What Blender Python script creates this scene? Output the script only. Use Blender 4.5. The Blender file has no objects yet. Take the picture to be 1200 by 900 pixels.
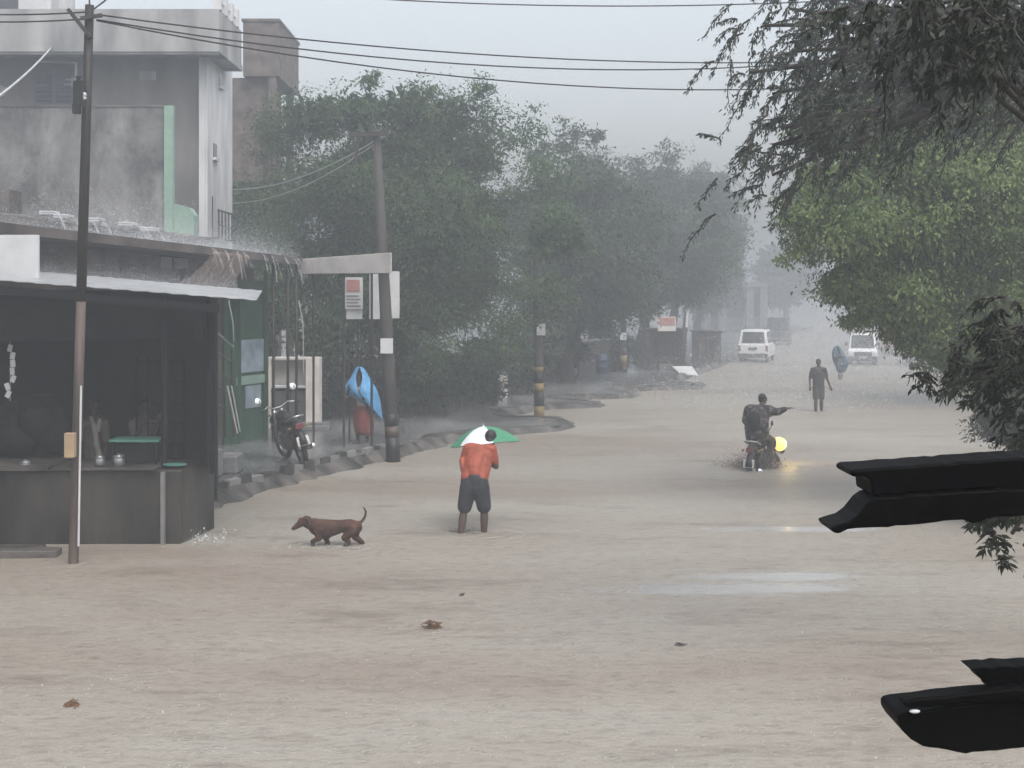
import bpy, bmesh, math, random
import numpy as np
from mathutils import Vector, Matrix, Euler
random.seed(7); RNG = np.random.default_rng(11)
PI = math.pi; R = math.radians
scene = bpy.context.scene
COL = scene.collection
CAMH, F, HY = 3.7, 1600.0, 350.0

def P(px, py, Y):            # point seen at that spot of the photo when it stands Y metres away
    return Vector(((px-600)/F*Y, Y, CAMH+(HY-py)/F*Y))
def G(px, py, z=0.0):        # point of the level z seen at that spot
    return P(px, py, (CAMH-z)*F/(py-HY))

# ------------------------------------------------------------------ materials
def mat(name, col, rough=0.7, var=0.25, scale=3.0, bump=0.0, bscale=20.0, col2=None, spec=0.3, metal=0.0,
        stretch=(1,1,1), lo=0.35, hi=0.65, detail=6, trans=0.0, emit=None, estr=0.0, coat=0.0):
    m = bpy.data.materials.new(name); m.use_nodes = True
    nt = m.node_tree; N = nt.nodes; L = nt.links
    b = N['Principled BSDF']
    b.inputs['Roughness'].default_value = rough
    b.inputs['Specular IOR Level'].default_value = spec
    b.inputs['Metallic'].default_value = metal
    b.inputs['Coat Weight'].default_value = coat
    tc = N.new('ShaderNodeTexCoord'); mp = N.new('ShaderNodeMapping'); mp.inputs['Scale'].default_value = stretch
    L.new(tc.outputs['Object'], mp.inputs[0])
    nz = N.new('ShaderNodeTexNoise'); nz.inputs['Scale'].default_value = scale; nz.inputs['Detail'].default_value = detail
    L.new(mp.outputs[0], nz.inputs[0])
    rp = N.new('ShaderNodeValToRGB')
    c1 = [c*(1-var) for c in col]; c2 = [min(1, c*(1+var)) for c in (col2 or col)]
    rp.color_ramp.elements[0].color = (*c1, 1); rp.color_ramp.elements[1].color = (*c2, 1)
    rp.color_ramp.elements[0].position = lo; rp.color_ramp.elements[1].position = hi
    L.new(nz.outputs[0], rp.inputs[0]); L.new(rp.outputs[0], b.inputs['Base Color'])
    if bump:
        n2 = N.new('ShaderNodeTexNoise'); n2.inputs['Scale'].default_value = bscale; n2.inputs['Detail'].default_value = 5
        L.new(mp.outputs[0], n2.inputs[0])
        bp = N.new('ShaderNodeBump'); bp.inputs['Strength'].default_value = bump; bp.inputs['Distance'].default_value = 0.05
        L.new(n2.outputs[0], bp.inputs['Height']); L.new(bp.outputs[0], b.inputs['Normal'])
    if emit:
        b.inputs['Emission Color'].default_value = (*emit, 1); b.inputs['Emission Strength'].default_value = estr
    if trans:
        out = N['Material Output']; mx = N.new('ShaderNodeMixShader'); tr = N.new('ShaderNodeBsdfTransparent')
        mx.inputs[0].default_value = trans
        L.new(b.outputs[0], mx.inputs[1]); L.new(tr.outputs[0], mx.inputs[2]); L.new(mx.outputs[0], out.inputs[0])
    return m

def leaf_mat(name, dark, light, trans=0.35, rough=0.5):
    m = bpy.data.materials.new(name); m.use_nodes = True
    nt = m.node_tree; N = nt.nodes; L = nt.links
    b = N['Principled BSDF']; b.inputs['Roughness'].default_value = rough; b.inputs['Specular IOR Level'].default_value = 0.25
    at = N.new('ShaderNodeAttribute'); at.attribute_name = 'tint'
    rp = N.new('ShaderNodeValToRGB'); rp.color_ramp.elements[0].color = (*dark, 1); rp.color_ramp.elements[1].color = (*light, 1)
    L.new(at.outputs['Fac'], rp.inputs[0]); L.new(rp.outputs[0], b.inputs['Base Color'])
    tl = N.new('ShaderNodeBsdfTranslucent'); L.new(rp.outputs[0], tl.inputs[0])
    mx = N.new('ShaderNodeMixShader'); mx.inputs[0].default_value = trans
    L.new(b.outputs[0], mx.inputs[1]); L.new(tl.outputs[0], mx.inputs[2]); L.new(mx.outputs[0], N['Material Output'].inputs[0])
    return m

M = {}
M['concrete_dark'] = mat('wet_dark_concrete', (.028,.026,.025), .5, .35, 1.6, .35, 14, col2=(.055,.05,.046))
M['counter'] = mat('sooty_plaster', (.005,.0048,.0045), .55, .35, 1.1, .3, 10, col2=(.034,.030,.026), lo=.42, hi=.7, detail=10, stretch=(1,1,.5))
M['stained'] = mat('stained_plaster', (.085,.085,.085), .85, .25, .75, .2, 9, col2=(.225,.225,.222), lo=.40, hi=.74, detail=14, stretch=(1,1,.6))
for _n in M['stained'].node_tree.nodes:
    if _n.type == 'TEX_NOISE' and abs(_n.inputs['Scale'].default_value-.75) < .01: _n.inputs['Roughness'].default_value = .72; _n.inputs['Distortion'].default_value = .3
M['parapet'] = mat('weathered_parapet', (.19,.193,.197), .8, .15, 1.2, .15, 8, col2=(.30,.30,.30), stretch=(1,1,.35))
M['sidewall'] = mat('old_grey_wall', (.070,.068,.067), .85, .2, .8, .2, 8, col2=(.125,.12,.117), stretch=(1,1,.4))
M['white_facade'] = mat('dull_white_paint', (.42,.43,.44), .7, .12, 1.3, .1, 9, col2=(.54,.54,.55), stretch=(1,1,.3))
M['brick'] = mat('brown_brick', (.075,.060,.056), .85, .2, 3, .3, 12, col2=(.12,.098,.09))
M['green_paint'] = mat('mint_green_paint', (.19,.285,.235), .6, .12, 2, .1, 10)
M['green_door'] = mat('deep_green_paint', (.025,.068,.042), .5, .2, 2, .1, 10)
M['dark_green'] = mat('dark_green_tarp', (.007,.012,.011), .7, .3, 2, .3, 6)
M['tarp_black'] = mat('black_tarp', (.006,.007,.008), .7, .3, 2, .4, 7, spec=.15)
M['shop_dark'] = mat('dark_shop_front', (.050,.043,.041), .7, .35, 1.4, .2, 8, col2=(.075,.062,.058))
M['sheet'] = mat('wet_tin_sheet', (.34,.35,.36), .35, .2, 2, .1, 12, metal=.3)
M['slab'] = mat('roof_slab', (.15,.152,.155), .5, .2, 2, .2, 10)
M['sign_white'] = mat('grubby_white_board', (.46,.47,.48), .6, .1, 2.5, .05, 9)
M['sign_cream'] = mat('cream_board', (.52,.49,.46), .6, .12, 2.5, .05, 9)
M['poster_red'] = mat('faded_red', (.34,.17,.16), .6, .15, 4)
M['pole_wood'] = mat('dark_wet_wood', (.010,.008,.008), .55, .3, 4, .4, 18, col2=(.022,.018,.017), stretch=(1,1,.15))
M['pole_brown'] = mat('brown_bare_wood', (.045,.034,.030), .55, .25, 4, .4, 18, col2=(.075,.056,.048), stretch=(1,1,.15))
M['pole_conc'] = mat('grey_concrete_pole', (.045,.042,.040), .7, .2, 3, .25, 14, stretch=(1,1,.3))
M['yellow'] = mat('worn_yellow_paint', (.17,.13,.055), .6, .25, 5)
M['black'] = mat('black_paint', (.012,.012,.013), .45, .3, 4)
M['jet'] = mat('wet_black_metal', (.0012,.0012,.0014), .55, .4, 9, .03, 60, spec=.045)
M['iron'] = mat('rusty_iron', (.030,.026,.024), .55, .3, 6)
M['steel'] = mat('bright_steel', (.34,.35,.36), .38, .1, 5, metal=.9)
M['chrome'] = mat('chrome', (.7,.72,.75), .12, .05, 5, metal=1)
M['mirror'] = mat('mirror_glass', (.9,.92,.95), .12, .02, 5, metal=1)
M['rubber'] = mat('tyre_rubber', (.012,.012,.012), .7, .2, 9)
M['glass'] = mat('dark_glass', (.035,.04,.045), .12, .1, 2, spec=.5)
M['blue_glass'] = mat('bluish_window', (.22,.27,.32), .3, .25, 3)
M['wire'] = mat('black_cable', (.012,.012,.013), .6, .1, 3)
M['wire_pale'] = mat('pale_cable', (.35,.36,.37), .6, .1, 3)
M['shutter'] = mat('slate_shutter', (.05,.058,.075), .6, .2, 4)
M['pave'] = mat('wet_pavement', (.050,.052,.053), .25, .35, .8, .5, 5, col2=(.13,.133,.135), spec=.5, stretch=(1,.45,1), lo=.3, hi=.7, detail=9)
M['mud'] = mat('dark_wet_mud', (.030,.028,.026), .4, .3, 1.6, .8, 5, col2=(.075,.068,.062))
M['ground'] = mat('soil', (.12,.10,.085), .9, .25, .6, .3, 4)
M['bark'] = mat('wet_bark', (.030,.025,.021), .8, .3, 3, .6, 12, stretch=(1,1,.3))
M['skin'] = mat('brown_skin', (.10,.055,.038), .45, .12, 6)
M['skin_dark'] = mat('dark_brown_skin', (.062,.038,.029), .45, .12, 6)
M['hair'] = mat('black_hair', (.008,.007,.007), .5, .2, 20)
M['fur'] = mat('reddish_brown_fur', (.026,.012,.0085), .8, .2, 10, .35, 60, col2=(.056,.022,.013))
M['orange'] = mat('wet_orange_cotton', (.225,.046,.022), .6, .1, 4, .6, 9, col2=(.27,.058,.030))
M['navy'] = mat('black_navy_cotton', (.017,.018,.024), .7, .2, 5, .3, 14)
M['grey_cloth'] = mat('grey_cotton', (.12,.105,.10), .75, .2, 5, .3, 14)
M['shorts_grey'] = mat('dark_grey_shorts', (.045,.042,.043), .75, .2, 5, .3, 14)
M['shirt_dark'] = mat('dark_shirt', (.030,.028,.030), .75, .2, 5, .3, 14)
M['pale_cloth'] = mat('pale_cotton', (.33,.31,.29), .75, .2, 5, .3, 14)
M['jacket'] = mat('patterned_jacket', (.010,.009,.009), .6, .1, 11, .5, 12, col2=(.13,.115,.105), lo=.52, hi=.66)
M['blue_tarp'] = mat('bright_blue_plastic', (.075,.25,.47), .3, .22, 4, .5, 9)
M['teal_cape'] = mat('grey_blue_plastic', (.04,.085,.12), .4, .2, 4, .4, 9)
M['red_cloth'] = mat('red_skirt_cloth', (.15,.035,.030), .75, .3, 5, .4, 12)
M['umb_green'] = mat('green_nylon', (.04,.19,.105), .5, .1, 6)
M['umb_white'] = mat('white_nylon', (.52,.54,.57), .5, .05, 6)
M['car_white'] = mat('white_car_paint', (.72,.73,.74), .3, .04, 2, coat=.4)
M['car_dark'] = mat('dark_car_paint', (.05,.055,.06), .35, .1, 2, coat=.4)
M['car_red'] = mat('dull_red_car_paint', (.30,.10,.09), .4, .1, 2, coat=.3)
M['car_blue'] = mat('grey_blue_car_paint', (.13,.17,.22), .4, .1, 2, coat=.3)
M['plastic_grey'] = mat('grey_bumper_plastic', (.07,.072,.075), .6, .1, 4)
M['lamp_red'] = mat('red_lamp', (.13,.03,.028), .25, .1, 4)
M['lamp_clear'] = mat('clear_lamp', (.6,.62,.64), .2, .05, 4)
M['headlight'] = mat('lit_yellow_headlight', (.9,.7,.25), .3, .02, 4, emit=(.95,.70,.20), estr=.9)
M['plate'] = mat('number_plate', (.45,.44,.42), .5, .1, 4)
M['mint'] = mat('mint_enamel', (.07,.19,.155), .3, .1, 4)
M['tan'] = mat('tan_cardboard', (.30,.22,.14), .8, .15, 4)
M['blue_drum'] = mat('dull_blue_plastic', (.03,.045,.085), .5, .15, 4)
M['foam'] = mat('white_water', (.50,.525,.55), .6, .05, 3)
M['runoff'] = mat('muddy_runoff', (.26,.21,.19), .4, .2, 6, stretch=(1,1,.1), trans=.45)
M['water_jet'] = mat('clear_runoff', (.45,.46,.48), .3, .1, 6, trans=.72)
M['straw'] = mat('soaked_straw', (.10,.058,.028), .8, .4, 9)
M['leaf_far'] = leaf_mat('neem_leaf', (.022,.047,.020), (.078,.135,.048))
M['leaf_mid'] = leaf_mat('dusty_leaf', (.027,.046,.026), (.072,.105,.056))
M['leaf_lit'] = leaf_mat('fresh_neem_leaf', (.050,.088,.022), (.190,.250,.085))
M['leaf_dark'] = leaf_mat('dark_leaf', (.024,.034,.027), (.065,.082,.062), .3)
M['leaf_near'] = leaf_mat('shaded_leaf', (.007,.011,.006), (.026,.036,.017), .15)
M['leaf_shrub'] = leaf_mat('shrub_leaf', (.020,.032,.022), (.055,.075,.048))

# ------------------------------------------------------------------ mesh builder
class MB:
    def __init__(s): s.v = []; s.f = []
    def add(s, vs, fs):
        o = len(s.v); s.v += [Vector(v) for v in vs]; s.f += [tuple(i+o for i in f) for f in fs]; return s
    def box(s, c, d, rot=None):
        x, y, z = d[0]/2, d[1]/2, d[2]/2
        vs = [Vector((a*x, b*y, e*z)) for a in (-1,1) for b in (-1,1) for e in (-1,1)]
        if rot: 
            m = Euler(rot).to_matrix(); vs = [m@v for v in vs]
        c = Vector(c)
        return s.add([v+c for v in vs], [(0,1,3,2),(4,6,7,5),(0,4,5,1),(2,3,7,6),(0,2,6,4),(1,5,7,3)])
    def box2(s, a, b): 
        return s.box([(a[i]+b[i])/2 for i in range(3)], [abs(b[i]-a[i]) for i in range(3)])
    def hexa(s, q0, q1):      # two quads, matching order
        return s.add(list(q0)+list(q1), [(3,2,1,0),(4,5,6,7),(0,1,5,4),(1,2,6,5),(2,3,7,6),(3,0,4,7)])
    def prism(s, poly, vec):  # planar polygon extruded by vec
        n = len(poly); vec = Vector(vec); poly = [Vector(p) for p in poly]
        return s.add(poly+[p+vec for p in poly], [tuple(range(n-1,-1,-1)), tuple(range(n,2*n))]+[(i,(i+1)%n,n+(i+1)%n,n+i) for i in range(n)])
    def tube(s, pts, rad, seg=8, closed=False, cap=True):
        pts = [Vector(p) for p in pts]; n = len(pts)
        if not hasattr(rad, '__len__'): rad = [rad]*n
        o = len(s.v); up = None
        for i, p in enumerate(pts):
            t = (pts[(i+1)%n] if closed or i < n-1 else p) - (pts[i-1] if closed or i > 0 else p)
            if t.length < 1e-9: t = Vector((0,0,1))
            t.normalize()
            if up is None: up = Vector((0,0,1)) if abs(t.z) < .9 else Vector((1,0,0))
            a = t.cross(up)
            if a.length < 1e-6: a = t.orthogonal()
            a.normalize(); b = a.cross(t).normalized(); up = b
            for k in range(seg):
                an = 2*PI*k/seg; s.v.append(p + (a*math.cos(an)+b*math.sin(an))*rad[i])
        for i in range(n if closed else n-1):
            j = (i+1) % n
            for k in range(seg):
                k2 = (k+1) % seg; s.f.append((o+i*seg+k, o+i*seg+k2, o+j*seg+k2, o+j*seg+k))
        if cap and not closed:
            s.f.append(tuple(o+k for k in range(seg-1,-1,-1))); s.f.append(tuple(o+(n-1)*seg+k for k in range(seg)))
        return s
    def lathe(s, c, prof, seg=16, axis=None):   # prof: (radius, height)
        c = Vector(c); ax = Vector(axis).normalized() if axis is not None else Vector((0,0,1))
        q = Vector((0,0,1)).rotation_difference(ax); o = len(s.v)
        for r, h in prof:
            for k in range(seg):
                a = 2*PI*k/seg; s.v.append(c + q@Vector((r*math.cos(a), r*math.sin(a), h)))
        for i in range(len(prof)-1):
            for k in range(seg):
                k2 = (k+1)%seg; s.f.append((o+i*seg+k, o+i*seg+k2, o+(i+1)*seg+k2, o+(i+1)*seg+k))
        s.f.append(tuple(o+k for k in range(seg-1,-1,-1))); s.f.append(tuple(o+(len(prof)-1)*seg+k for k in range(seg)))
        return s
    def ball(s, c, r, seg=12, rings=8, rot=None):
        if not hasattr(r, '__len__'): r = (r,r,r)
        c = Vector(c); m = rot if rot is not None else Matrix.Identity(3); o = len(s.v)
        s.v.append(c + m@Vector((0,0,r[2])))
        for i in range(1, rings):
            t = PI*i/rings
            for k in range(seg):
                a = 2*PI*k/seg
                s.v.append(c + m@Vector((r[0]*math.sin(t)*math.cos(a), r[1]*math.sin(t)*math.sin(a), r[2]*math.cos(t))))
        s.v.append(c + m@Vector((0,0,-r[2]))); e = len(s.v)-1
        for k in range(seg):
            k2 = (k+1)%seg
            s.f.append((o, o+1+k, o+1+k2)); s.f.append((e, o+1+(rings-2)*seg+k2, o+1+(rings-2)*seg+k))
            for i in range(rings-2):
                s.f.append((o+1+i*seg+k, o+1+(i+1)*seg+k, o+1+(i+1)*seg+k2, o+1+i*seg+k2))
        return s
    def chain(s, pr):         # limb: list of (point, radius), rounded joints
        for p, r in pr: s.ball(p, r, 12, 8)
        for (p, r), (q, t) in zip(pr, pr[1:]): s.tube([p, q], [r, t], 12)
        return s
    def mesh(s, name, off=Vector((0,0,0))):
        me = bpy.data.meshes.new(name)
        me.from_pydata([tuple(v-off) for v in s.v], [], s.f); me.validate(); me.update()
        bm = bmesh.new(); bm.from_mesh(me); bmesh.ops.recalc_face_normals(bm, faces=bm.faces); bm.to_mesh(me); bm.free()
        return me
    def build(s, name, m, parent=None, local=False, smooth=False, bevel=0, origin=None, remesh=0, smooth_it=4):
        off = Vector((0,0,0)); loc = None
        if parent is not None:
            if not local: off = wl(parent)
        else:
            xs = [v.x for v in s.v]; ys = [v.y for v in s.v]; zs = [v.z for v in s.v]
            loc = Vector(origin) if origin is not None else Vector(((min(xs)+max(xs))/2, (min(ys)+max(ys))/2, min(zs)))
            off = loc
        me = s.mesh(name, off)
        o = bpy.data.objects.new(name, me); COL.objects.link(o)
        if parent is not None: o.parent = parent
        else: o.location = loc
        if remesh:
            r = o.modifiers.new('r', 'REMESH'); r.mode = 'VOXEL'; r.voxel_size = remesh
            sm = o.modifiers.new('s', 'SMOOTH'); sm.iterations = smooth_it; sm.factor = .5; bake(o); smooth = True
        if bevel:
            b = o.modifiers.new('b', 'BEVEL'); b.width = bevel; b.segments = 2; b.limit_method = 'ANGLE'; bake(o)
        if smooth: o.data.polygons.foreach_set('use_smooth', [True]*len(o.data.polygons))
        if m is not None: o.data.materials.append(m)
        return o
def bake(o):
    dg = bpy.context.evaluated_depsgraph_get()
    me = bpy.data.meshes.new_from_object(o.evaluated_get(dg)); old = o.data
    o.modifiers.clear(); o.data = me; me.name = o.name; bpy.data.meshes.remove(old)
def wl(o):
    v = Vector((0,0,0))
    while o is not None: v = v+o.location; o = o.parent
    return v
def tag(o, label=None, cat=None, group=None, kind=None):
    if label: o['label'] = label
    if cat: o['category'] = cat
    if group: o['group'] = group
    if kind: o['kind'] = kind
    return o
def thing(name, label, cat, loc, rotz=0, group=None):
    o = bpy.data.objects.new(name, None); COL.objects.link(o); o.location = loc; o.rotation_euler = (0,0,rotz); o.empty_display_size = .2
    return tag(o, label, cat, group)
def children(o): return [c for c in COL.objects if c.parent == o]
def copy_tree(o, parent=None):
    c = o.copy(); COL.objects.link(c)
    if parent is not None: c.parent = parent
    for ch in children(o): copy_tree(ch, c)
    return c
def relabel(o, label): o['label'] = label; return o

# ------------------------------------------------------------------ foliage
def leaves_obj(name, m, parent, c, d, size, width, tint, off, face=None):
    """c centres (N,3), d leaf directions (N,3): one folded rhombus per leaf"""
    n = len(c); d = d/np.linalg.norm(d, axis=1, keepdims=True)
    r = RNG.normal(size=(n,3)) if face is None else face+RNG.normal(size=(n,3))*.45
    w = np.cross(r, d); w /= np.linalg.norm(w, axis=1, keepdims=True)+1e-9
    nn = np.cross(d, w)
    L_ = size[:,None]; W = L_*width
    v = np.empty((n,4,3)); v[:,0] = c; v[:,1] = c+d*L_*.45+w*W*.5+nn*W*.12; v[:,2] = c+d*L_; v[:,3] = c+d*L_*.45-w*W*.5+nn*W*.12
    v -= np.array(off)
    me = bpy.data.meshes.new(name); me.vertices.add(4*n); me.vertices.foreach_set('co', v.reshape(-1).astype(np.float32))
    me.loops.add(4*n); me.loops.foreach_set('vertex_index', np.arange(4*n, dtype=np.int32))
    me.polygons.add(n); me.polygons.foreach_set('loop_start', np.arange(0,4*n,4, dtype=np.int32)); me.polygons.foreach_set('loop_total', np.full(n,4,dtype=np.int32))
    at = me.attributes.new('tint', 'FLOAT', 'FACE'); at.data.foreach_set('value', np.clip(tint,0,1).astype(np.float32))
    me.update(calc_edges=True); me.validate()
    o = bpy.data.objects.new(name, me); COL.objects.link(o); o.parent = parent; me.materials.append(m)
    return o
def clump_points(blobs, n, per, shell=.45, flat=.6, cr=.16, droop=.5):
    """leaf positions: clumps spread over/through the blobs; returns centres, directions, tint"""
    vol = np.array([b[3]*b[4]*b[5] for b in blobs])**(2/3); pr = vol/vol.sum()
    nc = max(1, n//per); which = RNG.choice(len(blobs), nc, p=pr)
    B = np.array([b[:6] for b in blobs])[which]
    u = RNG.normal(size=(nc,3)); u /= np.linalg.norm(u,axis=1,keepdims=True)
    rr = RNG.random(nc)**shell
    cc = B[:,:3]+u*B[:,3:]*rr[:,None]
    rad = cr*np.mean(B[:,3:],axis=1)*(0.5+RNG.random(nc))
    ti = np.clip(.45+.28*RNG.normal(size=nc),0,1)
    k = np.repeat(np.arange(nc), per)
    off = RNG.normal(size=(len(k),3))*rad[k,None]*np.array([1,1,flat])
    c = cc[k]+off
    d = off/(np.linalg.norm(off,axis=1,keepdims=True)+1e-9)*.6+RNG.normal(size=(len(k),3))*.6+np.array([0,0,-droop])
    t = ti[k]+.12*RNG.normal(size=len(k))
    fo = (c-B[k,:3])/B[k,3:]; fo /= np.linalg.norm(fo,axis=1,keepdims=True)+1e-9; fo = fo*.7+off/(rad[k,None]+1e-9)*.35+np.array([0,0,.25])
    return c, d, t, fo
def blobs_in(box, n, rmin, rmax, squash=.75):
    x0,x1,y0,y1,z0,z1 = box; out = []
    for _ in range(n):
        a = random.random()*2*PI; e = math.acos(2*random.random()-1); q = random.random()**.4
        r = random.uniform(rmin, rmax)
        cx,cy,cz = (x0+x1)/2,(y0+y1)/2,(z0+z1)/2
        out.append((cx+q*math.sin(e)*math.cos(a)*max(.1,(x1-x0)/2-r), cy+q*math.sin(e)*math.sin(a)*max(.1,(y1-y0)/2-r), cz+q*math.cos(e)*max(.1,(z1-z0)/2-r*squash), r, r, r*squash))
    return out
def wob(a, b, n, amp):
    a, b = Vector(a), Vector(b); pts = []
    for i in range(n+1):
        t = i/n; p = a.lerp(b, t)
        if 0 < i < n: p += Vector((random.gauss(0,amp), random.gauss(0,amp), random.gauss(0,amp)))
        p.z += 0
        pts.append(p)
    return pts
def tree(name, label, base, height, blobs, n, leaf, width, m, per=40, trunk_r=.22, group=None, cat='tree', crotch=None, cr=.16, shell=.45, limbs=14, droop=.5, flat=.6, core=7):
    base = Vector(base); t = thing(name, label, cat, base, 0, group)
    mb = MB(); cz = crotch if crotch is not None else height*.3
    ctr = Vector((sum(b[0] for b in blobs)/len(blobs), sum(b[1] for b in blobs)/len(blobs), 0))
    fork = Vector((base.x+(ctr.x-base.x)*.2, base.y+(ctr.y-base.y)*.2, base.z+cz))
    pts = wob(base-Vector((0,0,.2)), fork, 5, trunk_r*.35)
    mb.tube(pts, [trunk_r*(1.25-.45*i/5) for i in range(6)], 10)
    bl = sorted(blobs, key=lambda b: -b[3])[:limbs]
    for b in bl:
        e = Vector(b[:3]); st = pts[random.choice((3,4,5))] if random.random() < .4 else fork
        mid = st.lerp(e, .5)+Vector((0,0,(e-st).length*.12))
        q = wob(st, mid, 3, .06)+wob(mid, e, 3, .08)[1:]
        mb.tube(q, [trunk_r*.55*(1-.8*i/6) for i in range(7)], 7)
        for _ in range(4):
            a = q[random.choice((3,4,5))]; z = e+Vector((random.gauss(0,b[3]*.6), random.gauss(0,b[3]*.6), random.gauss(0,b[5]*.5)))
            mb.tube(wob(a, z, 3, .08), [trunk_r*.16, trunk_r*.12, trunk_r*.08, trunk_r*.03], 5)
    mb.build('trunk', M['bark'], t, smooth=True)
    c, d, ti, fo = clump_points(blobs, n, per, shell, flat, cr, droop)
    sz = leaf*(.6+.8*RNG.random(len(c)))
    if core:
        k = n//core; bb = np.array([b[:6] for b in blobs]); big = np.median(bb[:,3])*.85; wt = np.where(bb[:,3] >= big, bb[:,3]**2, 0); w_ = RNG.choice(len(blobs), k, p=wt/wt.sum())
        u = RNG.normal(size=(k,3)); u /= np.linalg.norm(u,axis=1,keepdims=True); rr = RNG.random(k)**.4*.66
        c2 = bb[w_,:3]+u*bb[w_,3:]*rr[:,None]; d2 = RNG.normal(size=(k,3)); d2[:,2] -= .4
        c = np.concatenate([c,c2]); d = np.concatenate([d,d2]); ti = np.concatenate([ti,.15+.1*RNG.normal(size=k)]); fo = np.concatenate([fo,u]); sz = np.concatenate([sz, leaf*3.0*(.7+.6*RNG.random(k))])  # inner leaves get a darker tint, painting the crown's inner shade
    leaves_obj('crown', m, t, c, d, sz, width, ti, base, fo)
    return t
def specks(name, pos, size, m, label, stretch=(1,1,1), kind='stuff'):
    n = len(pos); o = RNG.normal(size=(n,3,3)); o *= (size*(.5+RNG.random(n)))[:,None,None]*np.array(stretch)
    v = pos[:,None,:]+o
    me = bpy.data.meshes.new(name); me.vertices.add(3*n); me.vertices.foreach_set('co', v.reshape(-1).astype(np.float32))
    me.loops.add(3*n); me.loops.foreach_set('vertex_index', np.arange(3*n, dtype=np.int32))
    me.polygons.add(n); me.polygons.foreach_set('loop_start', np.arange(0,3*n,3,dtype=np.int32)); me.polygons.foreach_set('loop_total', np.full(n,3,dtype=np.int32))
    me.update(calc_edges=True); me.validate()
    ob = bpy.data.objects.new(name, me); COL.objects.link(ob); me.materials.append(m)
    return tag(ob, label, 'water spray' , None, kind)

# ================================================================== THE SETTING
def sheet(name, pts, z, m):
    return tag(MB().add([(x,y,z) for x,y in pts], [tuple(range(len(pts)))]).build(name, m, origin=(0,0,0)), kind='structure')
sheet('ground', [(-120,-8),(140,-8),(140,420),(-120,420)], -.25, M['ground'])

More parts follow.
